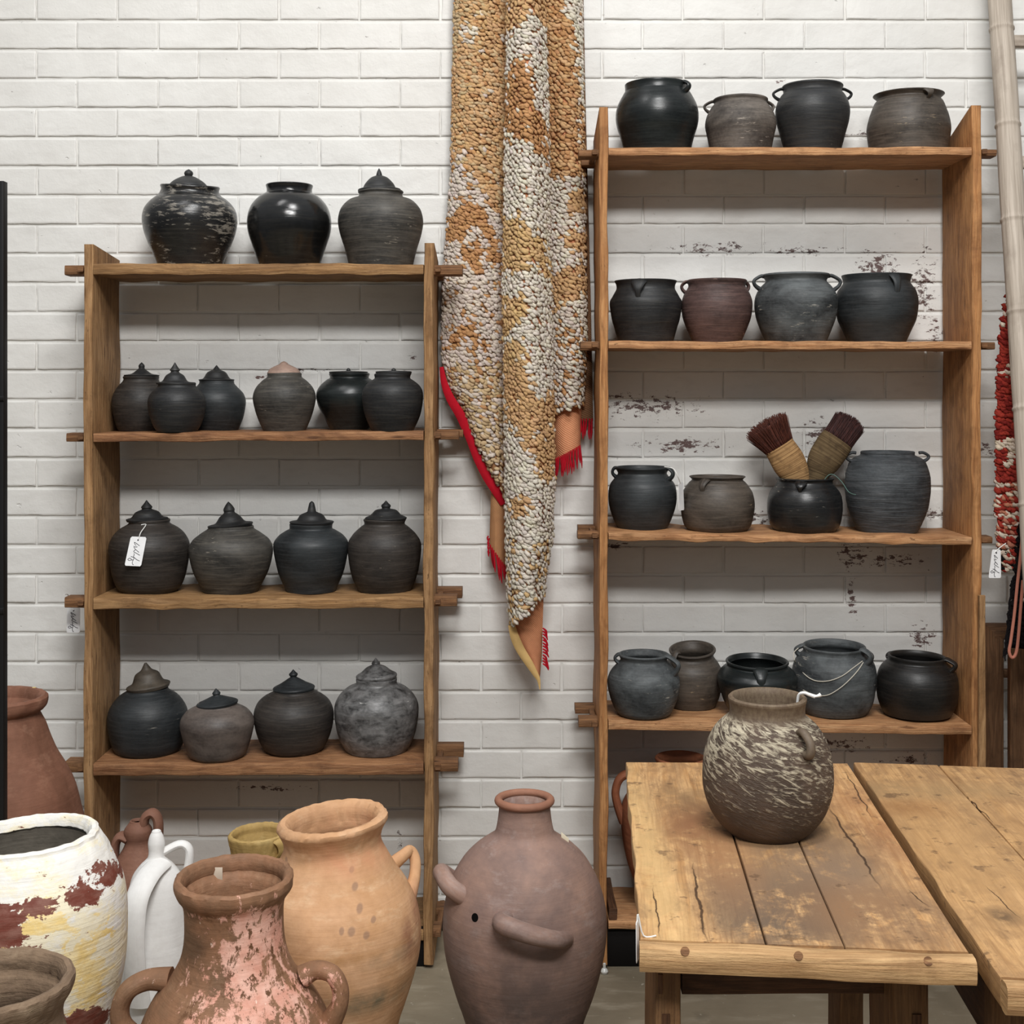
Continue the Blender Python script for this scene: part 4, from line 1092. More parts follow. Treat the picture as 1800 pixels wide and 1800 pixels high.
LA = leg(t1, .213, .255, 2.05, 2.19, ZT-.033, W_leg, -.004, -.03, 1)
LD = leg(t1, .574, .626, 2.05, 2.20, ZT-.033, W_leg, .006, -.03, 2)
LB = leg(t1, .668, .716, 2.78, 2.90, ZT-.033, W_leg, .01, .03, 3)
LC = leg(t1, .292, .336, 2.78, 2.90, ZT-.033, W_leg, -.004, .03, 4)
mk('apron', board((.262, 2.10, ZT-.115), (.572, 2.122, ZT-.036), 0, .003, 12, .002, 5), W_dark, t1)
mk('apron', board((.345, 2.84, ZT-.115), (.665, 2.862, ZT-.036), 0, .003, 12, .002, 6), W_dark, t1)
for px, py, hw, hh, L in ((1161, 1731, 4, 17, LA), (1171, 1796, 7, 13, LA), (1612, 1792, 8, 9, LD)):
    x, z = Xw(px, 2.045), Zw(py, 2.045); k = 2.045/F
    yf = 2.05-.03*(1-z/(ZT-.033))
    mk('tenon_end', board((x-hw*k, yf-.0025, z-hh*k), (x+hw*k, yf+.02, z+hh*k), 2, .001, 4, .0006, px), W_dark, L)

Q2 = [(.6765, 1.8636), (1.275, 1.79), (1.339, 2.905), (.7455, 2.981)]
R2 = (.99, 2.39)
st2 = [(1600, 1420, .06, .05, S(140, 96, 58), .8), (1690, 1500, .12, .3, S(186, 146, 98), .5), (1762, 1610, .02, .03, S(104, 82, 60), .9), (1560, 1385, .04, .06, S(150, 118, 82), .7), (1650, 1390, .2, .05, S(160, 130, 92), .6)]
cr2 = [((1700, 1400), (1745, 1445), .0012), ((1735, 1560), (1790, 1610), .001)]
W_t2 = wood_top('pale smooth table boards', S(206, 164, 114), S(184, 142, 94), S(130, 92, 58), R2, st2, cr2)
t2 = empty('dining_table', (R2[0], R2[1], 0), 'wider pale wooden table cut off by the right edge of the view', 'table', 'old wooden tables')
for i, (a, b) in enumerate(((0, .30), (.303, .64), (.643, 1))):
    mk('plank', top_board(Q2, a, b, .03, 1, .042, 1, 20+i*4.1, .0016, .004, 40, .008 if i == 0 else 0), W_t2, t2)


def fn_end2(p, t):
    x, y = bil(Q2, p[0], p[1])
    return [x, y, p[2]]


mk('breadboard_end', board((.0, 0, ZT-.042), (1, .0295, ZT+.001), 0, .009, 30, .002, 28, fn_end2), W_end, t2)
leg(t2, .700, .755, 1.93, 2.02, ZT-.042, W_leg, -.012, -.02, 11)
leg(t2, 1.19, 1.245, 1.88, 1.97, ZT-.042, W_leg, .012, -.02, 12)
leg(t2, .77, .825, 2.82, 2.9, ZT-.042, W_leg, -.01, .02, 13)
leg(t2, 1.25, 1.305, 2.77, 2.85, ZT-.042, W_leg, .01, .02, 14)
mk('apron', board((.706, 1.99, ZT-.16), (.724, 2.86, ZT-.044), 1, .003, 14, .002, 15, lambda p, t: [p[0]+.058*t, p[1], p[2]]), W_dark, t2)
mk('apron', board((.757, 1.965, ZT-.16), (1.19, 1.983, ZT-.044), 0, .003, 14, .002, 16, lambda p, t: [p[0], p[1]-.05*t, p[2]]), W_dark, t2)

# cord-textured jar on the table
Yc = 2.515
c_prof = [(1462, 67), (1456, 74), (1446, 84), (1422, 100), (1388, 111.5), (1355, 114), (1322, 110.5), (1297, 102), (1276, 89), (1262, 74), (1256, 67), (1246, 65.5), (1236, 66.5), (1229, 68.5)]


def cord_mat():
    m = M('cord-marked stoneware'); uv = m.tc('UV'); ob = m.tc('Object')
    a = m.noise(m.mp(m.mp(uv, rot=(0, 0, math.radians(26))), (17, 92, 1)), 1.5, 5, .6, .7)
    a2 = m.noise(m.mp(m.mp(uv, rot=(0, 0, math.radians(12))), (22, 105, 1), (3, 1, 0)), 1.6, 5, .6, .6)
    f = m.noise(uv, 70, 6, .7)
    sx = m.node('ShaderNodeSeparateXYZ'); m.link(ob, sx.inputs[0]); z = sx.outputs[2]
    band = m.math('MULTIPLY', m.mr(z, .025, .09), m.mr(z, .222, .210))
    hi = m.math('MULTIPLY', m.mr(z, .05, .2), .11)
    e = m.math('ADD', m.math('MAXIMUM', a, a2), hi)
    e = m.math('ADD', e, m.math('MULTIPLY', m.math('SUBTRACT', f, .5), .25))
    big_ = m.noise(ob, 9, 3)
    e = m.math('ADD', e, m.math('MULTIPLY', m.math('SUBTRACT', big_, .5), .25))
    base = m.mix(m.mr(m.noise(ob, 14, 5), .35, .65), S(92, 76, 64), S(70, 58, 49))
    cream = m.mix(m.mr(f, .3, .7), S(204, 194, 170), S(172, 160, 138))
    k = m.math('MULTIPLY', m.mr(e, .60, .72), band)
    c = m.mix(k, base, cream)
    c = m.mix(m.math('MULTIPLY', m.mr(z, .205, .225), .75), c, m.mix(m.mr(f, .35, .65), S(128, 112, 90), S(98, 80, 64)))
    b = m.bump(m.math('MULTIPLY', m.math('MAXIMUM', a, a2), m.mr(z, .226, .20)), 1.0, .006); b = m.bump(f, .3, .003, b)
    return m.out(c, .62, b, .35)


cj = empty('textured_jar', (Xw(1349, Yc), Yc, ZT), 'dark cord-textured jar flecked with cream, standing alone on the worn table', 'jar')
m_cord = cord_mat()
g, _ = vessel(c_prof, 1349, Yc, ZT, lip=.008, wall=.010, inner=.35, seg=112, wob=.02, seed=2.2, tilt=(0, .02, .2, .26))
mk('body', g, m_cord, cj)
pA = surf(c_prof, 1349, Yc, 1391, 1272, -.004); pB = surf(c_prof, 1349, Yc, 1398, 1303, -.004)
o_ = Vector((.25, -1, .25)).normalized()
mk('handle', tube([pA, pA+o_*.016+Vector((0, 0, .002)), (pA+pB)/2+o_*.024+Vector((.003, 0, 0)), pB+o_*.016, pB], [.0075, .0072, .0068, .0072, .0085], 12, 5, 1.25, (1, 0, 0)),
   clay('dark brown lug', S(92, 78, 64), S(120, 104, 86), None, S(190, 176, 146), .1, .6, .2), cj)
rim = Vector((Xw(1402, Yc), Yc-.02, Zw(1229, Yc)+.009))
tag(mk('tag_string', join(tube([rim+Vector((-.004, .006, -.02)), rim+Vector((-.002, .002, .002)), rim+Vector((.006, -.004, .008)), rim+Vector((.016, -.006, .005)), rim+Vector((.026, -.008, .002))], [.0022, .0026, .0028, .003, .0035], 8, 4),
                          tube([rim+Vector((.024, -.008, .002)), rim+Vector((.032, -.009, .004)), rim+Vector((.036, -.009, .006))], [.003, .005, .0065], 8, 3, .6)),
       plain('white cotton', S(240, 240, 238), .8), origin=tuple(rim)), 'frayed white cotton string knotted over the cream-speckled jar\'s rim', 'string')

# ------------------------------------------------------------------ shaggy rugs: a woven backing with thousands of knotted tufts
_b = bmesh.new(); bmesh.ops.create_icosphere(_b, subdivisions=1, radius=1.0)
ICO_V = [tuple(v.co) for v in _b.verts]; ICO_F = [tuple(v.index for v in f.verts) for f in _b.faces]; _b.free()


def interp(tab, y):
    if y <= tab[0][0]: return tab[0][1]
    for (a, va), (b, vb) in zip(tab, tab[1:]):
        if y <= b: return va+(vb-va)*(y-a)/(b-a)
    return tab[-1][1]


def inside(poly, x, y):
    r = False; n = len(poly)
    for i in range(n):
        (x1, y1), (x2, y2) = poly[i], poly[i-1]
        if (y1 > y) != (y2 > y) and x < (x2-x1)*(y-y1)/(y2-y1)+x1: r = not r
    return r


def depth(L, u, y):
    b = L['b']; sk = L.get('skew', 1.0)
    uu = u**sk
    return interp(L['Y'], y) - b*max(0, math.sin(math.pi*min(max(uu, 0), 1)))**.8 + .006*mn.noise(Vector((u*3, y*.012, L['seed'])))


def lobe_pt(L, u, y, back=0.):
    xl, xr = interp(L['xl'], y), interp(L['xr'], y)
    Yv_ = depth(L, u, y)+back
    x = xl+(xr-xl)*u
    # the outline was read on the plane of the sheet, so place it there
    Yr = interp(L['Y'], y)
    return Vector((Xw(x, Yr-L['b']*.5), Yv_, Zw(y, Yr-L['b']*.5)))


def backing(L, y0, y1, n=40, nu=14, th=.008, ybot=None):
    secs = []
    for i in range(n+1):
        t = i/n; loop = []
        for j in range(nu+1):
            u = j/nu; ye = ybot(u) if ybot else y1
            loop.append(tuple(lobe_pt(L, u, y0+(ye-y0)*t)))
        for j in range(nu, -1, -1):
            u = j/nu; ye = ybot(u) if ybot else y1
            loop.append(tuple(lobe_pt(L, u, y0+(ye-y0)*t, th)))
        secs.append(loop)
    return loft(secs)


def pile(name, L, y0, ybot, colour, parent, mat_, sy=5.7, sx=6.9, size=(.0112, .0066, .0062), slant=28, rnd=None):
    V, Fc, C = [], [], []
    y = y0; row = 0
    while y < 1300:
        xl, xr = interp(L['xl'], y), interp(L['xr'], y); wpx = xr-xl
        # arc length matters where the sheet curves away, so sample evenly in angle too
        n = max(2, int(wpx*1.25/sx))
        for k in range(n+1):
            u = (k+(.5 if row % 2 else 0)+rnd.uniform(-.25, .25))/n
            if not 0 <= u <= 1: continue
            u = .5-.5*math.cos(math.pi*u)*.55-.5*(1-2*u)*.45
            yy = y+rnd.uniform(-2.2, 2.2)+math.tan(math.radians(slant))*0
            if yy > ybot(u): continue
            p = lobe_pt(L, u, yy)
            e = .02
            du = lobe_pt(L, min(u+e, 1), yy)-lobe_pt(L, max(u-e, 0), yy); dv = lobe_pt(L, u, yy+4)-lobe_pt(L, u, yy-4)
            nrm = du.cross(dv)
            if nrm.length < 1e-9: continue
            nrm.normalize()
            if nrm.y > 0: nrm = -nrm
            a = math.radians(slant+rnd.uniform(-28, 28))
            tx = du.normalized(); tz = nrm.cross(tx).normalized()
            lo = tx*math.cos(a)-tz*math.sin(a); wi = nrm.cross(lo)
            s = rnd.uniform(.8, 1.22)
            A, B_, Cc = lo*size[0]*s*rnd.uniform(.8, 1.3), wi*size[1]*s, (nrm+Vector((rnd.uniform(-.35, .25), 0, rnd.uniform(-1.1, -.2)))).normalized()*size[2]*s*.95
            c0 = p+nrm*(size[2]*.5+rnd.uniform(0, .0018))
            col = colour(interp(L['xl'], yy)+(interp(L['xr'], yy)-interp(L['xl'], yy))*u, yy, rnd)
            q0 = len(V)
            for vx, vy, vz in ICO_V:
                f_ = rnd.uniform(.78, 1.2); w_ = c0+A*(vx*f_)+B_*(vy*f_)+Cc*(vz*f_); V.append((w_.x, w_.y, w_.z))
            Fc += [(f[0]+q0, f[1]+q0, f[2]+q0) for f in ICO_F]
            C += [(*col, 1)]*len(ICO_V)
        y += sy; row += 1
    off = WL[parent.name]
    me = D.meshes.new(name); me.from_pydata([(v[0]-off.x, v[1]-off.y, v[2]-off.z) for v in V], [], Fc)
    at = me.color_attributes.new('tuft', 'FLOAT_COLOR', 'POINT'); at.data.foreach_set('color', [c for cc in C for c in cc])
    me.polygons.foreach_set('use_smooth', [True]*len(me.polygons)); me.materials.append(mat_); me.update()
    o = D.objects.new(name, me); COL.objects.link(o); o.parent = parent; WL[o.name] = off
    o['kind'] = 'stuff'
    return o


def wool():
    m = M('tufted wool'); a = m.node('ShaderNodeVertexColor'); a.layer_name = 'tuft'
    ob = m.tc('Object'); n = m.noise(ob, 160, 4, .6)
    c = m.mix(m.mr(n, .3, .7, 0, .2), a.outputs[0], S(170, 145, 120), 'MULTIPLY')
    return m.out(c, .9, m.bump(m.noise(m.mp(ob, (1, 1, .6)), 420, 4, .7), .9, .004), .05)


def weave(name, a, b, sc=520):
    m = M(name); uv = m.tc('UV'); ob = m.tc('Object')
    w1 = m.node('ShaderNodeTexWave'); m.link(m.mp(uv, (1, 1, 1), rot=(0, 0, .7)), w1.inputs[0]); w1.inputs['Scale'].default_value = sc/8; w1.inputs['Distortion'].default_value = 1.5
    c = m.mix(w1.outputs['Fac'], a, b); c = m.mix(m.mr(m.noise(ob, 22, 4), .4, .7, 0, .4), c, tuple(x*.6 for x in b))
    return m.out(c, .9, m.bump(w1.outputs['Fac'], .5, .002), .1)


WOOL = wool(); WEAVE = weave('salmon flat weave', S(222, 164, 122), S(206, 132, 96)); WEAVE2 = weave('tan flat weave', S(196, 150, 108), S(172, 122, 84))
RED = plain('red wool', S(178, 24, 40), .9, .1, 60, .6)
rr = random.Random(11)


def jit(c, r, k=.10):
    f = 1+r.uniform(-k, k); return (c[0]*f, c[1]*f*(1+r.uniform(-.03, .03)), c[2]*f*(1+r.uniform(-.05, .05)))


O1, O2, TAN, CR, CP, YEL = S(216, 176, 130), S(200, 152, 106), S(212, 186, 146), S(234, 226, 210), S(226, 213, 200), S(220, 184, 134)


def pick(shapes, default):
    def f(x, y, r):
        x += r.uniform(-7, 7); y += r.uniform(-7, 7)
        d = default(x, y, r)
        for poly, col, pr in shapes:
            if inside(poly, x, y) and r.random() < pr: d = col if isinstance(col, tuple) else col(r)
        return jit(d, r)
    return f


def def_left(x, y, r):
    t = r.random()
    if y < 640: return (O2 if t < .10 else CP)
    return TAN if t < .45+(y-640)*.0012 else (O2 if t < .62 else CP)


left_col = pick([
    ([(790, -60), (900, -60), (900, 400), (872, 380), (840, 325), (798, 268), (788, 268)], lambda r: O1 if r.random() < .7 else (TAN if r.random() < .6 else O2), .97),
    ([(796, -60), (822, -60), (812, 60), (796, 120)], TAN, .7), ([(822, 38), (842, 60), (832, 84), (813, 62)], CR, .98),
    ([(786, 392), (812, 358), (852, 366), (874, 430), (884, 480), (862, 466), (842, 398), (826, 402), (808, 430), (790, 430)], O2, .98),
    ([(812, 440), (842, 430), (850, 505), (840, 480), (818, 462)], O2, .98), ([(786, 590), (832, 556), (850, 610), (836, 650), (822, 600), (796, 618)], O2, .7)], def_left)


def def_mid(x, y, r):
    if y > 940 and r.random() < .3: return YEL
    return CR if r.random() < .9 else CP


mid_col = pick([
    ([(888, -60), (962, -60), (962, 44), (930, 30), (905, 62), (888, 56)], O1, .98), ([(893, 120), (925, 100), (937, 182), (962, 230), (964, 290), (938, 268), (903, 236), (890, 180)], O2, .98),
    ([(882, 382), (915, 378), (932, 424), (926, 474), (900, 484), (882, 474)], YEL, .98), ([(925, 422), (950, 402), (970, 480), (970, 506), (940, 470)], YEL, .98),
    ([(882, 520), (926, 518), (926, 552), (890, 596), (882, 596)], YEL, .98), ([(884, 604), (915, 594), (927, 642), (900, 704), (888, 704)], YEL, .98),
    ([(890, 652), (922, 640), (944, 704), (976, 680), (976, 842), (952, 852), (936, 800), (914, 770), (890, 736)], O1, .98), ([(895, 880), (932, 868), (932, 902), (902, 908)], O1, .98),
    ([(884, 180), (898, 200), (898, 250), (884, 250)], O2, .7)], def_mid)


def def_right(x, y, r):
    if y < 312: return O2 if r.random() < .45 else O1
    if y > 560 and r.random() < .28: return O2
    return CR if r.random() < .75 else CP


right_col = pick([
    ([(986, -60), (1030, -60), (1030, 190), (1014, 110), (1000, 50)], CR, .98), ([(1012, 100), (1030, 100), (1030, 290), (1020, 260)], CR, .5),
    ([(992, 342), (1032, 328), (1032, 378), (1000, 378)], O1, .98), ([(984, 412), (1032, 402), (1032, 448), (1000, 442)], O1, .98),
    ([(970, 474), (1032, 460), (1032, 512), (974, 548)], O1, .98)], def_right)

rug = empty('shaggy_rug', (Xw(910, 3.9), 3.93, 2.86), 'long shaggy orange and cream wool rug hanging in folds between the shelving units', 'rug')
TOP = -95
Lf = dict(xl=[(TOP, 800), (0, 800), (300, 794), (400, 787), (500, 780), (600, 778), (640, 781), (680, 792), (720, 814), (790, 840), (830, 862), (870, 888)],
          xr=[(TOP, 899), (0, 899), (300, 893), (600, 890), (880, 892)], Y=[(TOP, 3.975), (600, 3.97), (900, 3.965)], b=.048, skew=.75, seed=1.)
Lm = dict(xl=[(TOP, 894), (0, 893), (250, 890), (500, 886), (700, 888), (850, 890), (950, 891), (1040, 893), (1105, 898)],
          xr=[(TOP, 956), (0, 957), (250, 964), (500, 968), (700, 972), (850, 974), (950, 970), (1030, 956), (1105, 953)], Y=[(TOP, 3.875), (900, 3.875), (1100, 3.90)], b=.085, seed=5.)
Lr = dict(xl=[(TOP, 952), (0, 954), (250, 962), (500, 966), (720, 972)], xr=[(TOP, 1022), (0, 1022), (300, 1027), (600, 1030), (720, 1024)], Y=[(TOP, 3.975), (800, 3.975)], b=.048, skew=1.3, seed=9.)
yb_l = lambda u: 640+u*262 if u < .99 else 900
yb_m = lambda u: 1106-58*u
yb_r = lambda u: 728-16*u
for L, yb, colf, wv in ((Lf, lambda u: 872, left_col, WEAVE2), (Lm, yb_m, mid_col, WEAVE), (Lr, yb_r, right_col, WEAVE)):
    mk('backing', backing(L, TOP, 1100, 46, 14, .008, yb), wv, rug, angle=0)
    pile('pile', L, TOP, yb, colf, rug, WOOL, rnd=rr)
# red binding along the slanting left edge
bp = [(781, 636), (786, 664), (797, 692), (815, 722), (832, 760), (846, 796), (862, 828), (880, 856), (892, 876)]
mk('edge_binding', tube([P(x-5, y+9, 3.945) for x, y in bp], [.006, .010, .013, .0145, .015, .0155, .016, .016, .014], 10, 5, .5, (0, 1, 0)), RED, rug, label='red woven edge binding')
# bare flat-woven ends
Lm2 = dict(xl=[(1040, 896), (1105, 899), (1135, 912), (1170, 930), (1196, 943)], xr=[(1040, 956), (1105, 954), (1150, 953), (1196, 949)], Y=[(1030, 3.905), (1196, 3.93)], b=.03, seed=3.)
mk('flat_woven_end', backing(Lm2, 1040, 1196, 16, 8, .006), WEAVE, rug)
mk('selvedge', tube([P(x, y, 3.885) for x, y in ((899, 1098), (905, 1120), (915, 1142), (930, 1166), (942, 1186), (947, 1196), (949, 1212))], [.010, .013, .013, .0115, .008, .005, .0015], 10, 4, .6, (0, 1, 0)),
   plain('yellowish wool cord', S(212, 176, 116), .9, .1, 70, .6), rug, label='yellowish curled selvedge')
Lr2 = dict(xl=[(700, 974), (808, 976)], xr=[(700, 1023), (790, 1021)], Y=[(700, 3.985), (810, 3.98)], b=.036, seed=4.)
mk('flat_woven_end', backing(Lr2, 690, 800, 10, 8, .006, lambda u: 810-24*u), WEAVE, rug)
Lb = dict(xl=[(830, 864), (960, 860)], xr=[(830, 892), (1000, 888)], Y=[(830, 3.965), (1000, 3.965)], b=.02, seed=6.)
mk('flat_woven_end', backing(Lb, 820, 980, 10, 6, .006, lambda u: 962+38*u), WEAVE2, rug)
Ld = dict(xl=[(TOP, 1010), (740, 1014)], xr=[(TOP, 1024), (200, 1030), (500, 1038), (740, 1043)], Y=[(TOP, 4.0), (740, 3.995)], b=.012, seed=8.)
mk('rear_fold', backing(Ld, TOP, 740, 30, 6, .008), weave('shaded tan weave', S(140, 104, 76), S(110, 78, 56)), rug)  # weave colour darkened for the shade on this rear fold


def fringe(L, ys, n, ln, rad, parent, seed, r, lean=0.):
    gs = []
    for k in range(n):
        u = (k+.5)/n; y = ys(u); p = lobe_pt(L, min(u, 1), y)+Vector((0, -.004, .004)); l = ln*r.uniform(.75, 1.15)*interp(L['Y'], y)/F
        d = Vector((r.uniform(-.12, .12)+lean, r.uniform(-.05, .05), -1)).normalized()
        gs.append(tube([p, p+d*l*.35, p+d*l*.7+Vector((r.uniform(-.002, .002), 0, 0)), p+d*l], [rad*.7, rad, rad*1.1, rad*.35], 6, 3))
    return mk('fringe', join(*gs), RED, parent, label='red tassel fringe')


fringe(Lr2, lambda u: 808-24*u, 17, 36, .0024, rug, 1, rr)
fringe(Lb, lambda u: 958+38*u, 9, 40, .0026, rug, 2, rr, .12)
fringe(Ld, lambda u: 738, 6, 32, .003, rug, 3, rr)
gs = []
for k in range(13):
    y = 1104+k*5.2; p = P(954, y, 3.90)
    d = Vector((.012+rr.uniform(0, .006), -.002, -.016-rr.uniform(0, .008)))
    gs.append(tube([p, p+d*.5+Vector((.003, 0, .002)), p+d], [.002, .003, .0012], 6, 3))
mk('fringe', join(*gs), RED, rug, label='red tassel fringe')
gs = []
for k in range(8):
    p = P(861-rr.uniform(0, 3), 942+k*4, 3.955); gs.append(tube([p, p+Vector((-.003, 0, -.006)), p+Vector((-.002, 0, -.014))], [.002, .0024, .001], 6, 2))
mk('fringe', join(*gs), RED, rug, label='red tassel fringe')
rail = empty('hanging_rail', (Xw(910, 3.9), 3.93, 2.86), 'round wooden rail on the wall that the shaggy rug hangs over', 'rail')
mk('rail', tube([(Xw(780, 3.93), 3.935, Zw(TOP, 3.93)-.012), (Xw(1045, 3.93), 3.935, Zw(TOP, 3.93)-.012)], .022, 16, 1), W_dark, rail)
for px in (786, 1040): mk('bracket', board((Xw(px, 3.93)-.01, 3.93, Zw(TOP, 3.93)-.03), (Xw(px, 3.93)+.01, YW+.002, Zw(TOP, 3.93)+.006), 1, .003, 4, 0), W_dark, rail)

# ------------------------------------------------------------------ bamboo ladder, red rug, frames at the right edge
m = M('weathered bamboo'); uv = m.tc('UV'); ob = m.tc('Object')
n1 = m.noise(m.mp(uv, (2.2, 60, 1)), 1.6, 6, .62, .4); n2 = m.noise(m.mp(ob, (1, 1, .5)), 9, 6, .62)
c_ = m.mix(m.mr(n1, .36, .66), S(192, 180, 166), S(156, 144, 130)); c_ = m.mix(m.mr(n2, .55, .72, 0, .7), c_, S(132, 118, 106)); c_ = m.mix(m.mr(m.noise(m.mp(uv, (1.2, 42, 1), (4, 4, 0)), 1.5, 3), .66, .70, 0, .85), c_, S(88, 74, 64))
BAM = m.out(c_, .6, m.bump(n1, .35, .003), .3)


def bamboo(a, b, r, nodes):
    a, b = Vector(a), Vector(b); d = (b-a).normalized(); ln = (b-a).length
    zs = sorted(nodes); secs = []; t = 0.
    cuts = set(i*ln/44 for i in range(45))
    for s in zs:
        for o in (-.014, -.006, -.002, .0025, .006, .014): cuts.add(min(max(s+o, 0), ln))
    n1_ = d.orthogonal().normalized(); n2_ = d.cross(n1_)
    for s in sorted(cuts):
        rr_ = r*(1-.06*s/ln)
        for z_ in zs:
            e = s-z_
            if abs(e) < .0145: rr_ *= 1+{True: .07, False: -.015}[abs(e) < .0035]
        c0 = a+d*s+n1_*.003*mn.noise(Vector((s*3, 1, r*90)))
        secs.append([tuple(c0+n1_*math.cos(2*math.pi*k/24)*rr_+n2_*math.sin(2*math.pi*k/24)*rr_) for k in range(24)])
    return loft(secs)


lad = empty('bamboo_ladder', (1.53, 3.3, 0), 'weathered grey bamboo ladder leaning on the wall at the right edge of the view', 'ladder')


def lad_pt(z, dx=0.): return Vector((1.322+.0238*z+dx, 3.25+.2333*z, z))


def z_at(py):
    z = 1.6
    for _ in range(12): z = Zw(py, 3.25+.2333*z)
    return z


A0, B0 = lad_pt(0), lad_pt(2.98); sc_ = (B0-A0).length/2.98
nodes = [z_at(y)*sc_ for y in (-115, 52, 221, 387, 549, 719, 888, 1055, 1220, 1380)]
mk('pole', bamboo(A0, B0, .0345, [s for s in nodes if 0 < s < 3]), BAM, lad)
mk('pole', bamboo(lad_pt(0, .42), lad_pt(2.98, .42), .034, [.2+.27*i for i in range(10)]), BAM, lad)
ZR_ = [z_at(73), z_at(505)]
for z in (ZR_[0], ZR_[0]-.355, ZR_[1], ZR_[1]-.355, .75, .40):
    p = lad_pt(z)
    mk('rung', board((p.x, p.y-.014, z-.017), (p.x+.42, p.y+.014, z+.017), 0, .004, 10, .002, z), BAM, lad)

rug2 = empty('shaggy_rug', (Xw(1800, 3.72), 3.72, ZR_[1]), 'red shaggy rug with black and cream ends draped on the bamboo ladder', 'rug')
RD, RD2, WH, BK, PK = S(160, 58, 48), S(128, 42, 38), S(226, 210, 190), S(30, 26, 27), S(196, 128, 104)


def red_col(x, y, r):
    x0 = interp(L2['xl'], y)
    t = r.random()
    if y > 962:
        d2 = (x-1777)**2+(y-990)**2
        if d2 < 26*26: return jit(WH if t < .45 else (RD if t < .75 else BK), r)
        return jit(BK, r)
    if 845 < y <= 962:
        return jit(WH if (int(y/9) % 2 == 0 and t < .6) else (RD if t < .8 else PK), r)
    if 770 < y < 790: return jit(WH if t < .7 else RD, r)
    if 790 <= y < 820 and abs(x-1778+(y-790)*.2) < 6: return jit(WH, r)
    if y < 600 and t < .12: return jit(WH, r)
    if 640 < y < 660 and t < .3: return jit(WH, r)
    return jit(RD if t < .6 else RD2, r)


L2 = dict(xl=[(495, 1782), (530, 1773), (560, 1767), (600, 1763), (660, 1760), (760, 1757), (900, 1757), (962, 1760), (1005, 1764)], xr=[(495, 1850), (1005, 1850)], Y=[(495, 3.76), (1005, 3.75)], b=.03, seed=12.)
mk('backing', backing(L2, 495, 1000, 24, 8, .008), WEAVE2, rug2)
pile('pile', L2, 495, lambda u: 1003-10*u, red_col, rug2, WOOL, rnd=random.Random(5))
L3 = dict(xl=[(940, 1795), (1010, 1788), (1080, 1780), (1150, 1774)], xr=[(940, 1850), (1150, 1850)], Y=[(940, 3.70), (1150, 3.70)], b=.02, seed=14.)
mk('backing', backing(L3, 930, 1140, 16, 8, .008), plain('black wool weave', S(28, 24, 25), .9, .1), rug2)
pile('pile', L3, 930, lambda u: 1135, lambda x, y, r: jit(BK, r), rug2, WOOL, rnd=random.Random(6))
e1 = [(1797, 940), (1793, 985), (1788, 1030), (1783, 1080), (1777, 1125), (1774, 1145), (1779, 1156), (1786, 1148), (1790, 1120), (1794, 1070), (1798, 1020)]
mk('folded_edge', tube([P(x, y, 3.668) for x, y in e1], .0042, 8, 5), plain('salmon cord edge', S(196, 128, 108), .85, .1), rug2, label='salmon corded edge folded into a loop')
BKW = plain('black wool', S(24, 21, 22), .9, .1)
gs = []
rk = random.Random(9)
for k in range(26):
    y = 1010+k*5.4; p = P(interp(L3['xl'], y)-1, y, 3.695)
    gs.append(tube([p, p+Vector((-.007-rk.random()*.006, 0, -.010)), p+Vector((-.009-rk.random()*.008, 0, -.022-rk.random()*.012))], [.0028, .003, .0012], 6, 2))
mk('fringe', join(*gs), BKW, rug2, label='ragged black fringe')

# leaning frames behind the rug
fr = empty('wooden_frame', (1.40, 3.96, 0), 'dark brown mitred timber frame leaning on the wall beside the right shelving unit', 'frame')
Yfr = 3.95; x0, x1 = Xw(1731, Yfr), Xw(1765, Yfr); zt_ = Zw(1097, Yfr); x2 = x1+.45


def fr_board(a, b, c, d, seed, axis, cut=None):
    return board((a, Yfr, b), (c, Yfr+.026, d), axis, .003, 20, .001, seed, cut)


wdt = x1-x0
mk('stile', fr_board(x0, 0, x1, zt_, 1, 2, lambda p, t: [p[0], p[1], p[2]-max(0, (p[0]-x0))*(1 if t > .99 else 0)]), W_mid, fr)
mk('stile', fr_board(x2, 0, x2+wdt, zt_, 2, 2, lambda p, t: [p[0], p[1], p[2]-max(0, (x2+wdt-p[0]))*(1 if t > .99 else 0)]), W_mid, fr)
mk('rail', fr_board(x0+.001, zt_-wdt*.8, x2+wdt-.001, zt_, 3, 0, lambda p, t: [p[0]+(zt_-p[2] if t < .01 else (-(zt_-p[2]) if t > .99 else 0)), p[1], p[2]]), W_mid, fr)
mk('rail', fr_board(x1, Zw(1192, Yfr), x2, Zw(1178, Yfr), 4, 0), W_mid, fr)
tag(mk('wooden_plank', board((Xw(1776, 3.87), 3.87, 0), (Xw(1776, 3.87)+.16, 3.895, Zw(1140, 3.87)), 2, .003, 20, .001, 8), W_mid, origin=(1.5, 3.88, 0)),
    'dark brown plank standing upright under the red rug\'s black fringe', 'plank')
tag(mk('wooden_lath', board((Xw(1718.5, 3.74), 3.728, 0), (Xw(1730.5, 3.74), 3.742, Zw(1046, 3.74)), 2, .002, 30, .002, 6), W_left, origin=(Xw(1724, 3.74), 3.735, 0)),
    'thin pale lath standing against the right upright of the taller shelving unit', 'lath')

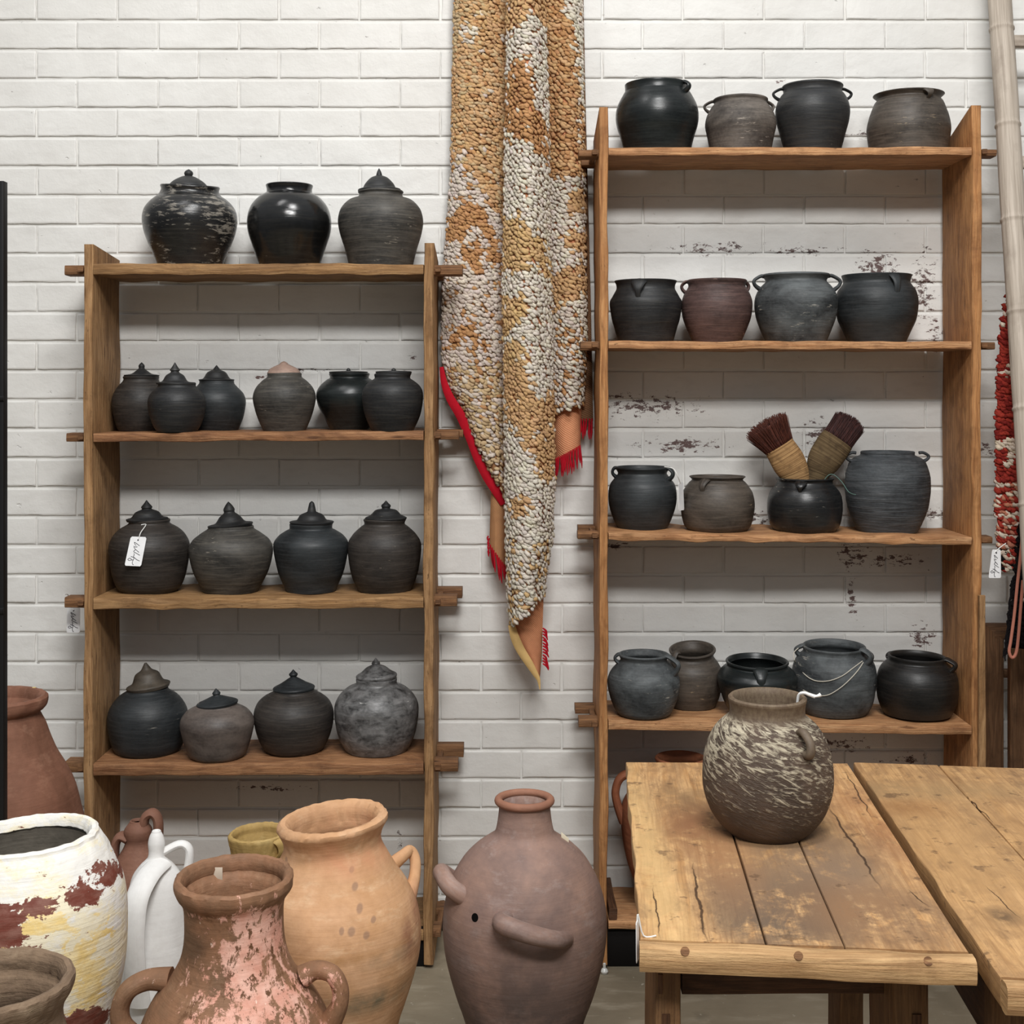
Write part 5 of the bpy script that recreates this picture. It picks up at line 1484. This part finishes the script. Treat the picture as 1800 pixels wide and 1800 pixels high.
# ------------------------------------------------------------------ old brushes in the black pot
def brush(label, axis, binding, bristle_col, wrap_mat, Yb, seed, kbind, strands=900):
    """axis: list of (px,py,half width px) from foot to tip; first kbind points are the bound handle"""
    r = random.Random(seed); s = Yb/F
    root = empty('brush', tuple(P(axis[0][0], axis[0][1], Yb)), label, 'brush', 'old bristle brushes in the black pot')
    pts = [P(x, y, Yb) for x, y, h in axis]; hw = [h*s for x, y, h in axis]
    mk('binding', tube(pts[:kbind+1], hw[:kbind+1], 24, 6, .62, (0, 1, 0)), wrap_mat, root)
    p0, p1, h0, h1 = pts[kbind], pts[-1], hw[kbind], hw[-1]
    d = (p1-p0).normalized(); sd = Vector((d.z, 0, -d.x))
    gs = [tube([p0-d*.012, p0+(p1-p0)*.5, p1-d*.012], [h0*.93, (h0+h1)*.46, h1*.90], 24, 4, .55, (0, 1, 0))]
    for k in range(strands):
        a = r.uniform(0, 2*math.pi); q_ = math.sqrt(r.random())
        cx, cy = math.cos(a)*q_, math.sin(a)*q_*.58
        st = p0-d*.008+sd*cx*h0*.97+Vector((0, cy*h0, 0))
        en = p1+sd*cx*h1*1.03+Vector((0, cy*h1, 0))+d*(r.uniform(-.008, .006)-.012*cx*cx)+sd*r.uniform(-.002, .002)
        mid = (st+en)/2+sd*(-cx*h0*.03)
        gs.append(tube([st, mid, en], [.0009, .0010, .0005], 4, 2))
    mk('bristles', join(*gs), bristle_col, root, angle=0)
    return root


def wrap(name, a, b, c):
    m = M(name); uv = m.tc('UV'); ob = m.tc('Object')
    n = m.noise(m.mp(uv, (160, 7, 1), rot=(0, 0, .12)), 1.3, 5, .6, .5); n2 = m.noise(ob, 40, 5)
    col = m.mix(m.mr(n, .38, .62), a, b); col = m.mix(m.mr(n2, .5, .7, 0, .6), col, c)
    return m.out(col, .85, m.bump(n, .8, .004), .15)


m = M('russet bristle'); uv = m.tc('UV')
BR1 = m.out(m.mix(m.mr(m.noise(m.mp(m.tc('Object'), (1, 1, .2)), 260, 3), .35, .65), S(96, 50, 36), S(58, 28, 22)), .7, None, .3)
m = M('dark maroon bristle')
BR2 = m.out(m.mix(m.mr(m.noise(m.mp(m.tc('Object'), (1, 1, .2)), 260, 3), .35, .65), S(72, 40, 36), S(42, 24, 24)), .7, None, .3)
brush('brush with fanned russet bristles and straw-coloured cord binding, leaning left in the black pot', [(1412, 905, 10), (1406, 870, 16), (1398, 836, 25), (1386, 812, 29.5), (1369, 784, 27), (1343, 742, 41)], 0, BR1,
      wrap('straw cord binding', S(176, 140, 96), S(130, 98, 64), S(96, 72, 48)), 3.862, 1, 4)
brush('cloth-wrapped brush with straight maroon bristles, leaning right in the black pot', [(1421, 905, 8), (1427, 870, 12), (1436, 836, 20), (1447, 812, 29), (1462, 788, 31), (1473, 772, 29.5), (1498, 736, 29)], 0, BR2,
      wrap('olive cloth wrapping', S(112, 94, 68), S(84, 68, 48), S(54, 42, 32)), 3.885, 2, 5)

# ------------------------------------------------------------------ cords and price tags
WHC = plain('off-white cord', S(196, 190, 176), .8, .1)
H4 = [(1262, 47), (1250, 57), (1229, 67.5), (1192, 72.5), (1170, 70.5), (1155, 63.5), (1147, 55), (1142, 53.5), (1137, 55)]
sf = lambda x, y: surf(H4, 1466, 3.895, x, y, .004)
c1 = [sf(1503, 1152), sf(1484, 1160), sf(1462, 1173), sf(1440, 1182), sf(1420, 1184), sf(1406, 1177), sf(1398, 1164)]
c2 = [sf(1504, 1154), sf(1490, 1166), sf(1472, 1182), sf(1455, 1196), sf(1438, 1207), sf(1420, 1209), sf(1404, 1205)]
c3 = [sf(1398, 1164)]+[Vector((Xw(x, 3.9), 3.888+dy, Zw(y, 3.9))) for x, y, dy in ((1392.5, 1156, -.02), (1394, 1146, .0), (1403, 1139, .01))]
tag(mk('tie_cord', join(tube(c1, .0014, 7, 5), tube(c2, .0014, 7, 5), tube(c3, .0014, 7, 4)), WHC, origin=tuple(c1[0])), 'thin pale cord looped from the ear of the large grey pot on the fourth board', 'cord')
gc = [(1444, 842, -.035), (1452, 833, -.038), (1462, 834, -.036), (1473, 846, -.05), (1481, 860, -.06), (1488, 865, -.06), (1496, 867, -.055)]
tag(mk('tie_cord', tube([Vector((Xw(x, 3.87), 3.87+dy, Zw(y, 3.87))) for x, y, dy in gc], .0011, 6, 5), plain('faded green cord', S(96, 124, 116), .8, .1), origin=tuple(P(1452, 833, 3.83))),
    'thin faded green cord hanging from the rim of the black brush pot', 'cord')

CARD = plain('white card', S(240, 240, 240), .7, .3); INK = plain('dark ink', S(44, 40, 48), .8, .1)
SCRIPT = [[(.67, .31), (.5, .25), (.30, .195), (.39, .28), (.46, .295)], [(.30, .32), (.38, .35), (.55, .35)], [(.33, .365), (.48, .44), (.71, .53)], [(.48, .44), (.375, .51), (.57, .565), (.80, .63)],
          [(.41, .57), (.46, .63), (.42, .66), (.47, .71)], [(.27, .68), (.5, .72), (.68, .785), (.86, .82)], [(.47, .72), (.46, .785), (.36, .80), (.21, .82), (.12, .78), (.23, .74), (.36, .785)],
          [(.46, .79), (.43, .87), (.48, .95), (.54, .95)]]


def price_tag(label, TL, TR, BR_, BL, string, write=True, lean=0.):
    """card from its four corner points (world), lettering as thin pen strokes on its face, a string of world points"""
    TL, TR, BR_, BL = map(Vector, (TL, TR, BR_, BL))
    root = empty('price_tag', tuple(TL), label, 'tag', 'white price tags')
    n = (TR-TL).cross(BL-TL).normalized()
    if n.y > 0: n = -n
    at = lambda u, v, o=0.: (TL*(1-u)+TR*u)*(1-v)+(BL*(1-u)+BR_*u)*v+n*o
    loop = [(.08, 0), (.92, 0), (1, .05), (1, .95), (.94, 1), (.06, 1), (0, .95), (0, .05)]
    mk('card', loft([[tuple(at(u, v, -.0005)) for u, v in loop], [tuple(at(u, v, .0005)) for u, v in loop]]), CARD, root, smooth=False)
    if write:
        mk('handwriting', join(*[tube([at(u, v, .0007) for u, v in st], .00075, 5, 4) for st in SCRIPT]), INK, root, label='slanting black cursive lettering')
        mk('eyelet', tube([at(.5, .115, .0002), at(.5, .115, .0009)], .0022, 12, 1), INK, root)
    if string: mk('string', tube(string, .0013, 7, 4), plain('white string', S(236, 236, 232), .8, .1), root)
    return root


C1 = [(1041, 47), (1027, 57), (1001, 65), (963, 70), (943, 63.5), (930, 52), (921.5, 38), (918.5, 35), (915, 36)]
a = surf(C1, 262.5, YC, 249, 936, .006); b = surf(C1, 262.5, YC, 276, 937, .006)
yy = min(min(surf(C1, 262.5, YC, x_, y_, .004).y+.024*max(0, (y_-936)/48.) for x_ in (248, 262, 276) for y_ in (937, 950, 962, 974, 985)), a.y)
k3 = lambda px, py, y: Vector((lx(px, 262.5, YC)+Xw(262.5, YC), y, Zw(py, YC)))
price_tag('white price tag with cursive writing hung at a round black jar\'s neck', k3(248, 936, yy), k3(275, 937, yy), k3(269.3, 985.3, yy-.024), k3(241.3, 984, yy-.024),
          [k3(262, 940, yy-.002), k3(264, 930, yy+.003), k3(266.5, 918.5, YC-36*YC/F-.001), k3(258, 919, YC-36*YC/F-.001)])
Yk = 3.872; kt = lambda px, py, y=Yk: P(px, py, y)
price_tag('white price tag in shade hanging below a shelf tenon, left side of the left unit', kt(118, 1068), kt(141, 1068), kt(140.5, 1112, Yk-.004), kt(117, 1112, Yk-.004),
          [kt(129, 1073, Yk-.002), kt(125, 1066), kt(120, 1047, 3.86), kt(117, 1044.5, 3.83), kt(113, 1045, 3.80)])
Ym = 3.69; kt3 = lambda px, py: P(px, py, Ym)
price_tag('white price tag with cursive writing hanging beside the red rug', kt3(1744, 966), kt3(1759, 966), kt3(1759.5, 1016), kt3(1737.5, 1016), [kt3(1748, 972), kt3(1756, 964), P(1768, 955, 3.70)])
G1 = [(927, 43), (915, 50), (893, 57.5), (873, 60), (853, 57.5), (841.7, 50), (833, 43.5), (829, 44), (823, 48)]
e0 = Vector((Xw(1188, 3.86), 3.80, Zw(846, 3.86))); ed = Vector((.016, .026, 0))
price_tag('white price tag seen edge on, hanging from the ear of a blue-black pot', e0, e0+ed, e0+ed+Vector((.003, 0, -.078)), e0+Vector((.001, 0, -.078)),
          [Vector((Xw(1166, 3.84), 3.812, Zw(822, 3.84)+.004)), Vector((Xw(1180, 3.84), 3.795, Zw(824, 3.84)+.003)), Vector((Xw(1187, 3.84), 3.79, Zw(834, 3.84))), e0+ed*.5+Vector((0, 0, -.004))], False)
f0 = Vector((Xw(1117, 2.03), 2.02, Zw(1618, 2.03))); fd = Vector((.0055, .022, 0))
price_tag('white price tag seen edge on, hanging off the worn table\'s left side', f0, f0+fd, f0+fd+Vector((.001, 0, -.060)), f0+Vector((.0005, 0, -.060)),
          [f0+fd*.5+Vector((0, 0, -.004)), f0+Vector((.004, .012, .008)), Vector((.196, 2.035, ZT+.002)), Vector((.215, 2.035, ZT+.002))], False)
